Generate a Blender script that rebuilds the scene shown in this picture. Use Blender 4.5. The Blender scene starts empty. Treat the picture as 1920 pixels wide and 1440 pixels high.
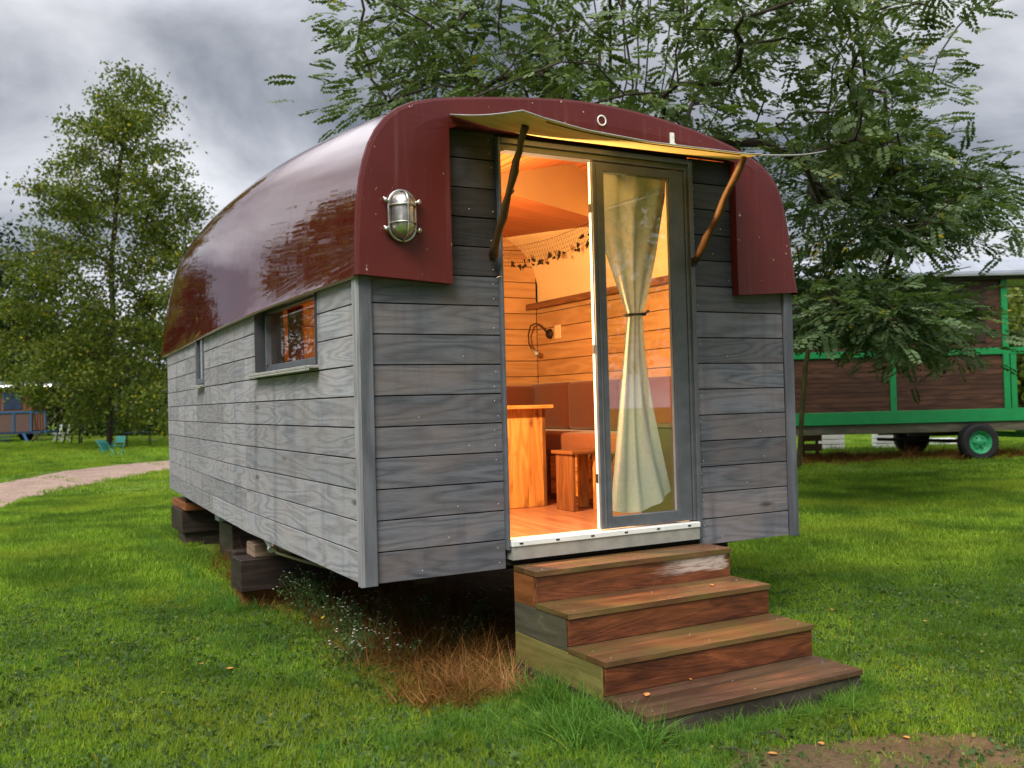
import bpy, math, random
import numpy as np
from mathutils import Vector, Matrix

random.seed(7); RNG = np.random.default_rng(7)
SC = bpy.context.scene
COL = SC.collection
G = -0.58                      # lawn level; z = 0 is the underside of the cabin wall

# ------------------------------------------------------------------ camera
F_PX = 1800.0
CAM = np.array([-1.602, -4.548, 0.888])
ax_x = np.array([4250 - 960, 668 - 720, F_PX]); ax_x /= np.linalg.norm(ax_x)
ax_y = np.array([0 - 960, 779 - 720, F_PX]); ax_y /= np.linalg.norm(ax_y)
_d = ax_x @ ax_y
_x = ax_x - _d / 2 * ax_y; _y = ax_y - _d / 2 * ax_x
_x /= np.linalg.norm(_x); _y = _y - (_y @ _x) * _x; _y /= np.linalg.norm(_y)
_z = np.cross(_x, _y); _z = -_z if _z[1] > 0 else _z
ROT = np.array([_x, _y, _z])             # camera (right, down, forward) -> world
cam_data = bpy.data.cameras.new('camera')
cam = bpy.data.objects.new('camera', cam_data); COL.objects.link(cam)
SC.camera = cam
right, down, fwd = ROT[:, 0], ROT[:, 1], ROT[:, 2]
M = Matrix(((right[0], -down[0], -fwd[0], CAM[0]), (right[1], -down[1], -fwd[1], CAM[1]),
            (right[2], -down[2], -fwd[2], CAM[2]), (0, 0, 0, 1)))
cam.matrix_world = M
cam_data.sensor_width = 36.0; cam_data.lens = F_PX / 1920 * 36
cam_data.clip_end = 3000; cam_data.clip_start = 0.05
cam_data.dof.use_dof = True; cam_data.dof.focus_distance = 5.6; cam_data.dof.aperture_fstop = 3.2

def ray(px, py): return ROT @ np.array([px - 960.0, py - 720.0, F_PX])
def on_x(px, py, v): r = ray(px, py); return CAM + r * (v - CAM[0]) / r[0]
def on_y(px, py, v): r = ray(px, py); return CAM + r * (v - CAM[1]) / r[1]
def on_z(px, py, v=G): r = ray(px, py); return CAM + r * (v - CAM[2]) / r[2]
def at(px, py, d): return CAM + ray(px, py) / F_PX * d

# ------------------------------------------------------------------ light
SC.view_settings.view_transform = 'Standard'; SC.view_settings.look = 'None'
SC.view_settings.exposure = 0.33; SC.view_settings.gamma = 1.0
SUN_EL, SUN_AZ = math.radians(48), math.radians(218)      # azimuth the sun stands at, from +X anticlockwise
sd = bpy.data.lights.new('sun', 'SUN'); sd.energy = 3.3; sd.angle = math.radians(28); sd.color = (1.0, 0.93, 0.84)
sun = bpy.data.objects.new('sun', sd); COL.objects.link(sun)
tosun = Vector((math.cos(SUN_EL) * math.cos(SUN_AZ), math.cos(SUN_EL) * math.sin(SUN_AZ), math.sin(SUN_EL)))
sun.rotation_euler = tosun.to_track_quat('Z', 'Y').to_euler()

W = bpy.data.worlds.new('World'); SC.world = W; W.use_nodes = True
nt = W.node_tree; nt.nodes.clear()
def N(t, **k):
    n = nt.nodes.new(t)
    for a, b in k.items(): setattr(n, a, b)
    return n
L = lambda a, b: nt.links.new(a, b)
out = N('ShaderNodeOutputWorld'); bg = N('ShaderNodeBackground'); bg.inputs[1].default_value = 0.093
sky = N('ShaderNodeTexSky', sky_type='NISHITA', sun_disc=False, sun_elevation=SUN_EL, sun_rotation=math.radians(90) - SUN_AZ)
tc = N('ShaderNodeTexCoord'); sep = N('ShaderNodeSeparateXYZ'); L(tc.outputs['Generated'], sep.inputs[0])
zz = N('ShaderNodeMath', operation='MAXIMUM'); L(sep.outputs[2], zz.inputs[0]); zz.inputs[1].default_value = 0.0
za = N('ShaderNodeMath', operation='ADD'); L(zz.outputs[0], za.inputs[0]); za.inputs[1].default_value = 0.32
dv = N('ShaderNodeVectorMath', operation='DIVIDE'); L(tc.outputs['Generated'], dv.inputs[0])
cmb = N('ShaderNodeCombineXYZ'); [L(za.outputs[0], cmb.inputs[i]) for i in range(3)]
L(cmb.outputs[0], dv.inputs[1])
mp = N('ShaderNodeMapping'); L(dv.outputs[0], mp.inputs[0]); mp.inputs['Location'].default_value = (-29.894, 22.284, 0); mp.inputs['Scale'].default_value = (1, 1, 0.35)
n1 = N('ShaderNodeTexNoise'); n1.inputs['Scale'].default_value = 1.5; n1.inputs['Detail'].default_value = 8; n1.inputs['Roughness'].default_value = 0.54; n1.inputs['Distortion'].default_value = 0.35
L(mp.outputs[0], n1.inputs['Vector'])
cr = N('ShaderNodeValToRGB'); L(n1.outputs[0], cr.inputs[0])
e = cr.color_ramp.elements; e[0].position = 0.40; e[0].color = (1.7, 1.9, 2.3, 1); e[1].position = 0.66; e[1].color = (8.0, 8.1, 8.5, 1)
m_ = e.new(0.5); m_.color = (4.0, 4.2, 4.7, 1)
# brighter low down and overhead than in the belt between
br = N('ShaderNodeValToRGB'); L(zz.outputs[0], br.inputs[0]); be = br.color_ramp.elements
be[0].position = 0.0; be[0].color = (1.25,) * 3 + (1,); be[1].position = 1.0; be[1].color = (3.4,) * 3 + (1,)
b2 = be.new(0.36); b2.color = (0.90,) * 3 + (1,); b3 = be.new(0.44); b3.color = (2.2,) * 3 + (1,)
mu = N('ShaderNodeMixRGB', blend_type='MULTIPLY'); mu.inputs[0].default_value = 1; L(cr.outputs[0], mu.inputs[1]); L(br.outputs[0], mu.inputs[2])
mx = N('ShaderNodeMixRGB'); mx.inputs[0].default_value = 0.93; L(sky.outputs[0], mx.inputs[1]); L(mu.outputs[0], mx.inputs[2])
L(mx.outputs[0], bg.inputs[0]); L(bg.outputs[0], out.inputs[0])
SC.cycles.max_bounces = 8; SC.cycles.transparent_max_bounces = 16
SC.cycles.use_denoising = True
SC.cycles.sample_clamp_indirect = 6

# ------------------------------------------------------------------ node materials
class Mat:
    def __init__(s, name, rough=0.7, spec=0.4):
        s.m = bpy.data.materials.new(name); s.m.use_nodes = True; s.t = s.m.node_tree
        s.b = s.t.nodes['Principled BSDF']; s.b.inputs['Roughness'].default_value = rough
        s.b.inputs['Specular IOR Level'].default_value = spec
    def n(s, t, ins=None, **k):
        nd = s.t.nodes.new(t)
        for a, b in k.items(): setattr(nd, a, b)
        for a, b in (ins or {}).items():
            if isinstance(b, bpy.types.NodeSocket): s.t.links.new(b, nd.inputs[a])
            else: nd.inputs[a].default_value = b
        return nd
    def math(s, op, a, b=0.0, clamp=False):
        return s.n('ShaderNodeMath', {0: a, 1: b}, operation=op, use_clamp=clamp).outputs[0]
    def coord(s, kind='Object', scale=(1, 1, 1), loc=(0, 0, 0)):
        if kind == 'UV': src = s.n('ShaderNodeUVMap', uv_map='uv').outputs[0]
        else: src = s.n('ShaderNodeTexCoord').outputs[kind]
        return s.n('ShaderNodeMapping', {0: src, 'Location': loc, 'Scale': scale}).outputs[0]
    def noise(s, vec, scale=1, detail=3, rough=0.5, dist=0.0):
        return s.n('ShaderNodeTexNoise', {'Vector': vec, 'Scale': scale, 'Detail': detail, 'Roughness': rough, 'Distortion': dist}).outputs[0]
    def ramp(s, fac, *stops, interp='LINEAR'):
        r = s.n('ShaderNodeValToRGB', {0: fac}); e = r.color_ramp.elements; r.color_ramp.interpolation = interp
        e[0].position, e[0].color = stops[0][0], (*stops[0][1], 1); e[1].position, e[1].color = stops[-1][0], (*stops[-1][1], 1)
        for p, c in stops[1:-1]: q = e.new(p); q.color = (*c, 1)
        return r.outputs[0]
    def mix(s, fac, a, b, mode='MIX'):
        ins = {0: fac}
        for i, v in ((1, a), (2, b)): ins[i] = v if isinstance(v, bpy.types.NodeSocket) else (*v, 1)
        return s.n('ShaderNodeMixRGB', ins, blend_type=mode).outputs[0]
    def attr(s, name='rnd'): return s.n('ShaderNodeAttribute', attribute_name=name).outputs['Fac']
    def set(s, **k):
        names = dict(col='Base Color', rough='Roughness', metal='Metallic', emit='Emission Color', es='Emission Strength', coat='Coat Weight', crough='Coat Roughness', ior='IOR', trans='Transmission Weight', alpha='Alpha', sub='Subsurface Weight', sheen='Sheen Weight')
        for a, v in k.items():
            i = s.b.inputs[names[a]]
            if isinstance(v, bpy.types.NodeSocket): s.t.links.new(v, i)
            else: i.default_value = (*v, 1) if isinstance(v, tuple) else v
        return s
    def bump(s, h, strength=0.3, dist=0.01):
        b = s.n('ShaderNodeBump', {'Height': h, 'Strength': strength, 'Distance': dist})
        s.t.links.new(b.outputs[0], s.b.inputs['Normal']); return s

R3 = lambda v: (v, v, v)
def wood(name, dark, light, tint=None, rings=13, rough=0.62, tintamt=0.5, wear=None, fibre=1.0, knots=True, streak=0.0, spec=0.35, val=0.35, moss=None, bstr=0.35, ra=0.38, rp=1.0, grime=0.0):
    """planks: uv runs along the grain; every board has its own uv offset and rnd"""
    m = Mat(name, rough, spec); uv = m.coord('UV'); r = m.attr()
    wide = m.noise(m.coord('UV', (0.75, 5.5, 1)), 1.0, 2, 0.45, 0.25)
    ring = m.math('SINE', m.math('MULTIPLY', wide, rings * 6.28))
    ring = m.math('MULTIPLY_ADD', ring, 0.5); m.t.nodes[-1].inputs[2].default_value = 0.5
    ring = m.math('POWER', ring, rp)
    fib = m.noise(m.coord('UV', (5, 190, 1)), 1.0, 3, 0.6)
    fine = m.noise(m.coord('UV', (16, 60, 1)), 1.0, 4, 0.65)
    blot = m.noise(m.coord('UV', (2.2, 5, 1)), 1.0, 3, 0.55)
    f = m.math('MULTIPLY', ring, ra)
    f = m.math('ADD', f, m.math('MULTIPLY', fib, 0.42 * fibre))
    f = m.math('ADD', f, m.math('MULTIPLY', fine, 0.30 * fibre))
    col = m.ramp(f, (0.18, dark), (0.95, light))
    if tint: col = m.mix(m.ramp(blot, (0.38, (0, 0, 0)), (0.66, R3(tintamt))), col, tint)
    if knots:
        k = m.n('ShaderNodeTexVoronoi', {'Vector': m.coord('UV', (1.3, 5.0, 1)), 'Scale': 1.0, 'Randomness': 1.0})
        kk = m.ramp(k.outputs['Distance'], (0.035, R3(0.35)), (0.10, R3(1)))
        col = m.mix(1.0, col, kk, 'MULTIPLY')
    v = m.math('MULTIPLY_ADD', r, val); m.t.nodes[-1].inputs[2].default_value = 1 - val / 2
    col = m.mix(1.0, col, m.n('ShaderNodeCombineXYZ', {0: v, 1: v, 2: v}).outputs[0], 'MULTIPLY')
    if grime:
        gn = m.noise(m.coord('UV', (1.6, 9, 1)), 1.0, 5, 0.68, 0.6)
        col = m.mix(m.ramp(gn, (0.36, R3(grime)), (0.54, R3(0))), col, dark)
        col = m.mix(m.ramp(gn, (0.58, R3(0)), (0.72, R3(grime * 0.6))), col, tuple(min(1, c * 1.9) for c in light))
    if streak:   # rain marks that run down the wall
        st = m.noise(m.coord('Object', (7, 7, 0.7)), 1.0, 3, 0.6)
        col = m.mix(m.ramp(st, (0.52, (0, 0, 0)), (0.70, R3(streak))), col, (0.055, 0.060, 0.080))
    if moss:
        ms = m.noise(m.coord('Object', (3, 3, 3)), 1.0, 4, 0.6)
        col = m.mix(m.ramp(ms, (0.42, (0, 0, 0)), (0.62, R3(moss[1]))), col, moss[0])
    if wear:
        col = wear(m, col, fib, fine)
    m.set(col=col); m.bump(m.math('ADD', f, m.math('MULTIPLY', fine, 0.5)), bstr, 0.004)
    return m.m
def plain(name, col, rough=0.6, metal=0.0, spec=0.4, var=0.12, scale=8, bump=0.0, **k):
    m = Mat(name, rough, spec); n = m.noise(m.coord('Object'), scale, 4, 0.6)
    a = tuple(c * (1 - var) for c in col); b = tuple(min(1, c * (1 + var)) for c in col)
    m.set(col=m.ramp(n, (0.3, a), (0.7, b)), metal=metal, **k)
    m.set(rough=m.math('MULTIPLY_ADD', n, 0.25)); m.t.nodes[-1].inputs[2].default_value = max(0.02, rough - 0.12)
    if bump: m.bump(n, bump, 0.01)
    return m.m
def leafmat(name, c1, c2, c3, yellow=0.03, trans=0.35, scale=0.7, rough=0.45, patch=0.5, patch2=None):
    m = Mat(name, 0.62, 0.14); r = m.attr()
    col = m.ramp(r, (0.0, c1), (0.55, c2), (1 - yellow - 0.02, c3), (1 - yellow + 0.001, (0.42, 0.33, 0.02)), (1.0, (0.5, 0.42, 0.04)))
    pos = m.n('ShaderNodeNewGeometry').outputs['Position']
    n = m.noise(pos, scale, 3, 0.55)
    col = m.mix(m.ramp(n, (0.38, R3(0.0)), (0.62, R3(patch))), col, c1)
    if patch2: col = m.mix(m.ramp(m.noise(pos, scale * 0.45, 2, 0.5), (0.5, R3(0.0)), (0.66, R3(patch2[1]))), col, patch2[0])
    m.set(col=col)
    tr = m.n('ShaderNodeBsdfTranslucent'); m.t.links.new(m.mix(1.0, col, (1.25, 1.35, 0.55), 'MULTIPLY'), tr.inputs[0])
    mixs = m.n('ShaderNodeMixShader', {0: trans}); m.t.links.new(m.b.outputs[0], mixs.inputs[1]); m.t.links.new(tr.outputs[0], mixs.inputs[2])
    m.t.links.new(mixs.outputs[0], m.t.nodes['Material Output'].inputs[0])
    return m.m

MT = {}
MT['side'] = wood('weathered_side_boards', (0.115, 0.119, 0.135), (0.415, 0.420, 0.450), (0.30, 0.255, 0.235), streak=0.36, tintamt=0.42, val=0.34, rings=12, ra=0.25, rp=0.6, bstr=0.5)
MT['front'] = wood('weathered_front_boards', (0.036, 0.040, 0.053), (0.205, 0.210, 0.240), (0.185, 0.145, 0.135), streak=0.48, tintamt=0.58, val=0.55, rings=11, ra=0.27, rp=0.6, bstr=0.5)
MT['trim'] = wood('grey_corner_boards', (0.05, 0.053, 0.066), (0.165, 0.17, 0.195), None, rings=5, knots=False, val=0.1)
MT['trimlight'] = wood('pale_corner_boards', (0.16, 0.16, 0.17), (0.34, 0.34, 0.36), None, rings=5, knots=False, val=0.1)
MT['inner'] = wood('honey_wall_boards', (0.38, 0.20, 0.075), (0.60, 0.37, 0.17), (0.52, 0.28, 0.11), rings=7, knots=False, val=0.12, fibre=0.5, bstr=0.1)
MT['ceil'] = wood('narrow_ceiling_boards', (0.30, 0.085, 0.022), (0.42, 0.14, 0.04), None, rings=4, knots=False, val=0.15, fibre=0.5, bstr=0.1)
MT['floor'] = wood('red_brown_floorboards', (0.22, 0.085, 0.045), (0.40, 0.19, 0.115), None, rings=6, knots=False, rough=0.32, val=0.2, bstr=0.08)
def burnt(m, col, fib, fine):
    n = m.noise(m.coord('UV', (3.5, 14, 1)), 1.0, 3, 0.6)
    return m.mix(m.ramp(n, (0.55, (0, 0, 0)), (0.68, R3(0.85))), col, (0.10, 0.028, 0.008))
MT['pine'] = wood('scorched_pine', (0.38, 0.15, 0.035), (0.66, 0.33, 0.10), None, rings=9, val=0.1, wear=burnt)
MT['darkpine'] = wood('dark_pine', (0.10, 0.035, 0.012), (0.24, 0.10, 0.035), None, rings=9, val=0.2)
MT['tread'] = wood('wet_tread_boards', (0.055, 0.024, 0.012), (0.20, 0.085, 0.042), (0.11, 0.085, 0.030), rings=5, ra=0.16, fibre=1.4, grime=0.85, rough=0.3, val=0.3, tintamt=0.75, moss=((0.10, 0.085, 0.022), 0.55), spec=0.5)
MT['treadlow'] = wood('dark_tread_boards', (0.036, 0.018, 0.010), (0.14, 0.070, 0.042), None, ra=.15, fibre=1.5, rings=6, grime=0.85, rough=0.38, val=0.25, moss=((0.055, 0.05, 0.022), 0.4), spec=0.5)
def scuff(m, col, fib, fine):      # worn through to pale wood, up at the right-hand end
    o = m.n('ShaderNodeTexCoord').outputs['Object']; s = m.n('ShaderNodeSeparateXYZ', {0: o})
    n = m.noise(m.coord('Object', (4.5, 4.5, 16)), 1.0, 5, 0.65); n2 = m.math('MULTIPLY', m.math('SUBTRACT', n, 0.5), 0.55)
    mx_ = m.ramp(m.math('ADD', s.outputs[0], n2), (0.62, R3(0)), (0.74, R3(1)))
    mr = m.ramp(m.math('ADD', s.outputs[0], m.math('MULTIPLY', n2, 0.3)), (0.965, R3(1)), (0.985, R3(0)))
    mz = m.ramp(m.math('ADD', s.outputs[2], n2), (0.32, R3(0)), (0.42, R3(1)))
    f = m.math('MULTIPLY', m.math('MULTIPLY', mx_, mr), m.math('MULTIPLY', mz, m.ramp(fine, (0.30, R3(0.35)), (0.5, R3(1)))))
    return m.mix(m.math('MULTIPLY', f, 0.8), col, (0.50, 0.42, 0.37))
MT['riser'] = wood('red_brown_riser', (0.035, 0.009, 0.004), (0.21, 0.062, 0.023), (0.09, 0.032, 0.010), rings=16, ra=0.24, fibre=1.5, grime=0.85, bstr=0.6, rough=0.34, val=0.25, spec=0.5)
MT['riserworn'] = wood('scuffed_riser', (0.040, 0.011, 0.005), (0.23, 0.070, 0.027), (0.10, 0.036, 0.010), rings=16, ra=0.24, fibre=1.5, grime=0.85, bstr=0.6, rough=0.34, val=0.1, wear=scuff, spec=0.5)
MT['sideboard_red'] = wood('rusty_brown_board', (0.09, 0.030, 0.010), (0.22, 0.08, 0.026), None, rings=8, rough=0.4, grime=0.7)
MT['sideboard_grey'] = wood('grey_green_board', (0.05, 0.045, 0.03), (0.12, 0.105, 0.075), (0.06, 0.07, 0.03), rings=8, rough=0.5, grime=0.7)
MT['sideboard_moss'] = wood('mossy_board', (0.09, 0.085, 0.022), (0.21, 0.185, 0.060), (0.16, 0.11, 0.035), rings=9, fibre=1.3, ra=.25, grime=0.6, rough=0.5)
MT['sideboard_dark'] = wood('dark_damp_board', (0.022, 0.017, 0.015), (0.085, 0.062, 0.055), None, rings=7, rough=0.5)
MT['sleeper'] = wood('dark_sleeper_timber', (0.012, 0.008, 0.006), (0.045, 0.028, 0.022), None, rings=7, rough=0.6)
MT['sleeperrust'] = wood('rusty_timber', (0.12, 0.035, 0.010), (0.30, 0.11, 0.035), None, rings=7)
MT['blockpale'] = wood('pale_timber_block', (0.10, 0.07, 0.045), (0.28, 0.20, 0.14), None, rings=9)
MT['underside'] = plain('cabin_underside', (0.035, 0.025, 0.018), 0.9)
MT['frame'] = plain('grey_painted_frame', (0.085, 0.092, 0.105), 0.42, spec=0.5, var=0.18, scale=14)
MT['framed'] = plain('dark_grey_frame', (0.045, 0.048, 0.055), 0.45, spec=0.5)
MT['white'] = plain('white_aluminium', (0.68, 0.70, 0.68), 0.35, var=0.06)
MT['zinc'] = plain('dull_zinc', (0.36, 0.35, 0.32), 0.45, metal=0.3, var=0.2)
MT['steel'] = plain('brushed_steel', (0.52, 0.50, 0.47), 0.34, metal=1.0, var=0.28, scale=20)
MT['black'] = plain('black_rubber', (0.012, 0.012, 0.013), 0.8)
MT['dark'] = plain('dark_iron', (0.03, 0.022, 0.018), 0.5, metal=0.5)
MT['branch'] = wood('peeled_branch', (0.035, 0.016, 0.007), (0.17, 0.088, 0.032), None, rings=4, rough=0.5, knots=False, bstr=0.6)
MT['cushion'] = plain('rust_cushion_fabric', (0.115, 0.028, 0.008), 0.9, var=0.16, scale=60, sheen=0.3)
MT['seatcushion'] = plain('orange_cushion_fabric', (0.20, 0.060, 0.016), 0.9, var=0.14, scale=60, sheen=0.3)
MT['panelcream'] = plain('cream_hull_lining', (0.74, 0.56, 0.30), 0.7, var=0.05, scale=3)
MT['green'] = plain('green_paint', (0.005, 0.200, 0.055), 0.42, spec=0.5, var=0.1)
MT['greenwheel'] = plain('worn_green_rim', (0.03, 0.30, 0.13), 0.5, var=0.35, scale=14)
MT['caravan'] = wood('dark_brown_boards', (0.030, 0.012, 0.007), (0.105, 0.044, 0.026), None, rings=5, knots=False, rough=0.5, val=0.35)
MT['shutter'] = plain('dark_brown_shutter', (0.030, 0.016, 0.012), 0.5)
MT['silver'] = plain('silver_roof_sheet', (0.36, 0.38, 0.42), 0.25, metal=0.6, var=0.12, scale=3)
MT['bluepaint'] = plain('blue_paint', (0.018, 0.075, 0.16), 0.5)
MT['navy'] = plain('navy_paint', (0.010, 0.025, 0.060), 0.5)
MT['brownwall'] = plain('brown_wall_boards', (0.085, 0.048, 0.040), 0.6)
MT['orangewall'] = plain('orange_wood', (0.13, 0.045, 0.018), 0.6)
MT['turquoise'] = plain('turquoise_paint', (0.02, 0.20, 0.22), 0.45, var=0.2)
MT['palegrey'] = plain('pale_grey_plastic', (0.50, 0.52, 0.55), 0.5)
MT['whiteblock'] = plain('white_concrete_block', (0.80, 0.79, 0.75), 0.8, var=0.08)
MT['lichen'] = None

# -- the hull: polished maroon gelcoat with rain streaks and algae towards the stern and along the hem
m = Mat('maroon_gelcoat', 0.2, 0.5); o = m.coord('Object')
sp = m.n('ShaderNodeSeparateXYZ', {0: m.n('ShaderNodeTexCoord').outputs['Object']})
st = m.noise(m.coord('Object', (1.5, 9, 0.9)), 1.0, 5, 0.65); bl = m.noise(o, 1.1, 3, 0.55); fn = m.noise(m.coord('Object', (14, 34, 5)), 1.0, 3, 0.6)
col = m.ramp(bl, (0.3, (0.070, 0.006, 0.005)), (0.7, (0.095, 0.010, 0.009)))
col = m.mix(m.ramp(st, (0.55, R3(0)), (0.75, R3(0.22))), col, (0.15, 0.07, 0.065))
alg = m.math('MULTIPLY', m.ramp(m.math('DIVIDE', sp.outputs[1], 8.0), (0.55, R3(0)), (0.95, R3(1))), m.ramp(st, (0.3, R3(0.6)), (0.6, R3(1))))
col = m.mix(m.math('MULTIPLY', alg, 0.85), col, (0.10, 0.080, 0.012))
hem = m.ramp(m.math('ADD', sp.outputs[2], m.math('MULTIPLY', fn, -0.10)), (0.0, R3(0)), (1.0, R3(1)))
m.set(col=col, ior=2.9)
rr = m.math('ADD', m.math('MULTIPLY', m.ramp(st, (0.45, R3(0)), (0.78, R3(1))), 0.07), m.math('MULTIPLY', alg, 0.25))
m.set(rough=m.math('ADD', rr, 0.012)); m.bump(m.math('ADD', m.math('MULTIPLY', st, 0.12), m.math('MULTIPLY', bl, 3.0)), 0.07, 0.02)
MT['hull'] = m.m
m = Mat('maroon_transom_paint', 0.38, 0.45)
bl = m.noise(m.coord('Object'), 2.0, 3, 0.5); dr = m.noise(m.coord('Object', (30, 30, 1.2)), 1.0, 3, 0.6); ch = m.noise(m.coord('Object', (1, 1, 1)), 34, 2, 0.5)
col = m.ramp(bl, (0.3, (0.078, 0.0075, 0.006)), (0.72, (0.104, 0.013, 0.011)))
col = m.mix(m.ramp(dr, (0.55, R3(0)), (0.8, R3(0.35))), col, (0.17, 0.075, 0.085))
col = m.mix(m.ramp(ch, (0.735, R3(0)), (0.76, R3(0.8))), col, (0.45, 0.35, 0.3))
m.set(col=col, ior=1.5); MT['transom'] = m.m

def glassmat(name, tint=(1, 1, 1), refl=1.5):
    m = Mat(name)
    gl = m.n('ShaderNodeBsdfGlossy', {'Roughness': 0.01}); tr = m.n('ShaderNodeBsdfTransparent'); tr.inputs[0].default_value = (*tint, 1)
    g_ = m.n('ShaderNodeNewGeometry'); dt = m.n('ShaderNodeVectorMath', {0: g_.outputs['Incoming'], 1: g_.outputs['Normal']}, operation='DOT_PRODUCT').outputs['Value']
    f5 = m.math('POWER', m.math('SUBTRACT', 1.0, m.math('ABSOLUTE', dt)), 5.0); fr = m.math('ADD', m.math('MULTIPLY', f5, 0.8), refl)
    mx = m.n('ShaderNodeMixShader', {0: fr})
    m.t.links.new(tr.outputs[0], mx.inputs[1]); m.t.links.new(gl.outputs[0], mx.inputs[2])
    m.t.links.new(mx.outputs[0], m.t.nodes['Material Output'].inputs[0]); return m.m
MT['windowglass'] = glassmat('window_glazing', (0.95, 0.97, 0.95), 0.07); MT['glass'] = glassmat('double_glazing', (0.95, 0.97, 0.95), 0.13)
m = Mat('sage_curtain_cloth', 0.85, 0.2); nn = m.noise(m.coord('Object', (60, 60, 60)), 1, 3)
m.set(col=m.ramp(nn, (0.3, (0.50, 0.51, 0.48)), (0.7, (0.58, 0.59, 0.55))))
tr = m.n('ShaderNodeBsdfTranslucent', {0: (0.45, 0.42, 0.26, 1)}); mxs = m.n('ShaderNodeMixShader', {0: 0.0})
m.t.links.new(m.b.outputs[0], mxs.inputs[1]); m.t.links.new(tr.outputs[0], mxs.inputs[2]); m.t.links.new(mxs.outputs[0], m.t.nodes['Material Output'].inputs[0])
MT['curtain'] = m.m
m = Mat('olive_plywood', 0.6, 0.3); nn = m.noise(m.coord('Object', (2, 6, 2)), 1.5, 5, 0.65); sp_ = m.noise(m.coord('Object'), 45, 2)
col = m.ramp(nn, (0.3, (0.40, 0.36, 0.14)), (0.7, (0.58, 0.52, 0.23)))
col = m.mix(m.ramp(sp_, (0.68, R3(0)), (0.74, R3(0.6))), col, (0.09, 0.08, 0.03)); m.set(col=col); MT['ply'] = m.m
m = Mat('tree_bark', 0.9, 0.2); nn = m.noise(m.coord('Object', (9, 9, 2)), 1.5, 5, 0.7)
m.set(col=m.ramp(nn, (0.3, (0.020, 0.016, 0.012)), (0.7, (0.075, 0.058, 0.042)))); m.bump(nn, 0.6, 0.03); MT['bark'] = m.m
m = Mat('mossy_bark', 0.9, 0.2); nn = m.noise(m.coord('Object', (9, 9, 2)), 1.5, 5, 0.7)
m.set(col=m.ramp(nn, (0.3, (0.028, 0.024, 0.010)), (0.7, (0.10, 0.088, 0.03)))); m.bump(nn, 0.6, 0.03); MT['barkmoss'] = m.m
MT['robinia'] = leafmat('grey_green_leaflets', (0.044, 0.066, 0.014), (0.105, 0.152, 0.062), (0.27, 0.345, 0.20), 0.035, 0.30, 0.9)
MT['robinia2'] = leafmat('green_leaflets', (0.032, 0.054, 0.012), (0.080, 0.130, 0.056), (0.22, 0.30, 0.16), 0.04, 0.32, 0.9)
MT['poplar'] = leafmat('olive_poplar_leaves', (0.045, 0.066, 0.010), (0.105, 0.140, 0.020), (0.175, 0.210, 0.042), 0.02, 0.38, 0.35)
MT['farleaf'] = leafmat('far_green_leaves', (0.022, 0.040, 0.010), (0.055, 0.085, 0.018), (0.095, 0.125, 0.03), 0.02, 0.30, 0.2)
MT['darkleaf'] = leafmat('dark_green_leaves', (0.010, 0.022, 0.010), (0.028, 0.050, 0.020), (0.055, 0.08, 0.03), 0.0, 0.25, 0.2)
MT['gold'] = leafmat('golden_leaves', (0.10, 0.085, 0.010), (0.26, 0.20, 0.020), (0.40, 0.32, 0.05), 0.10, 0.40, 0.3)
MT['hedge'] = leafmat('hedge_leaves', (0.018, 0.036, 0.008), (0.045, 0.085, 0.015), (0.08, 0.13, 0.03), 0.0, 0.25, 0.4)
MT['blade'] = leafmat('grass_blades', (0.062, 0.128, 0.012), (0.190, 0.330, 0.020), (0.37, 0.52, 0.07), 0.012, 0.40, 1.3, 0.4, 0.85, ((0.28, 0.34, 0.03), 0.5))
MT['bladelong'] = leafmat('long_grass_blades', (0.050, 0.125, 0.015), (0.10, 0.235, 0.030), (0.20, 0.36, 0.07), 0.01, 0.42, 0.8, 0.35)
MT['straw'] = leafmat('dry_grass_blades', (0.26, 0.11, 0.04), (0.44, 0.22, 0.09), (0.60, 0.38, 0.18), 0.0, 0.3, 2.0)
MT['strawdark'] = leafmat('dead_brown_grass', (0.10, 0.044, 0.010), (0.20, 0.090, 0.022), (0.31, 0.16, 0.050), 0.0, 0.3, 2.0)
MT['weed'] = leafmat('weed_leaves', (0.045, 0.085, 0.025), (0.09, 0.15, 0.05), (0.16, 0.23, 0.09), 0.01, 0.35, 2.0)
MT['flower'] = plain('white_petals', (0.80, 0.80, 0.74), 0.7, var=0.05)
MT['fallen'] = plain('fallen_leaf', (0.50, 0.22, 0.06), 0.7, var=0.3, scale=30)
# ground
m = Mat('lawn_soil', 0.95, 0.15); a = m.noise(m.coord('Object'), 0.55, 5, 0.6); b_ = m.noise(m.coord('Object'), 9, 5, 0.7); c_ = m.noise(m.coord('Object'), 60, 3, 0.7)
col = m.ramp(a, (0.35, (0.075, 0.135, 0.010)), (0.55, (0.125, 0.205, 0.014)), (0.72, (0.175, 0.225, 0.030)))
col = m.mix(m.ramp(b_, (0.35, R3(0.75)), (0.62, R3(0))), col, (0.045, 0.075, 0.012))
col = m.mix(m.ramp(c_, (0.45, R3(0.0)), (0.75, R3(0.5))), col, (0.15, 0.22, 0.035))
m.set(col=col); m.bump(b_, 0.5, 0.05); MT['lawn'] = m.m
m = Mat('pink_gravel', 0.95, 0.2); a = m.noise(m.coord('Object'), 1.6, 4, 0.6); v = m.n('ShaderNodeTexVoronoi', {'Vector': m.coord('Object'), 'Scale': 26.0})
col = m.ramp(a, (0.3, (0.25, 0.175, 0.135)), (0.7, (0.41, 0.295, 0.235)))
col = m.mix(m.ramp(v.outputs['Color'], (0.3, R3(0.55)), (0.6, R3(0))), col, (0.14, 0.085, 0.06)); m.set(col=col); m.bump(v.outputs['Distance'], 0.5, 0.02); MT['gravel'] = m.m
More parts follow.
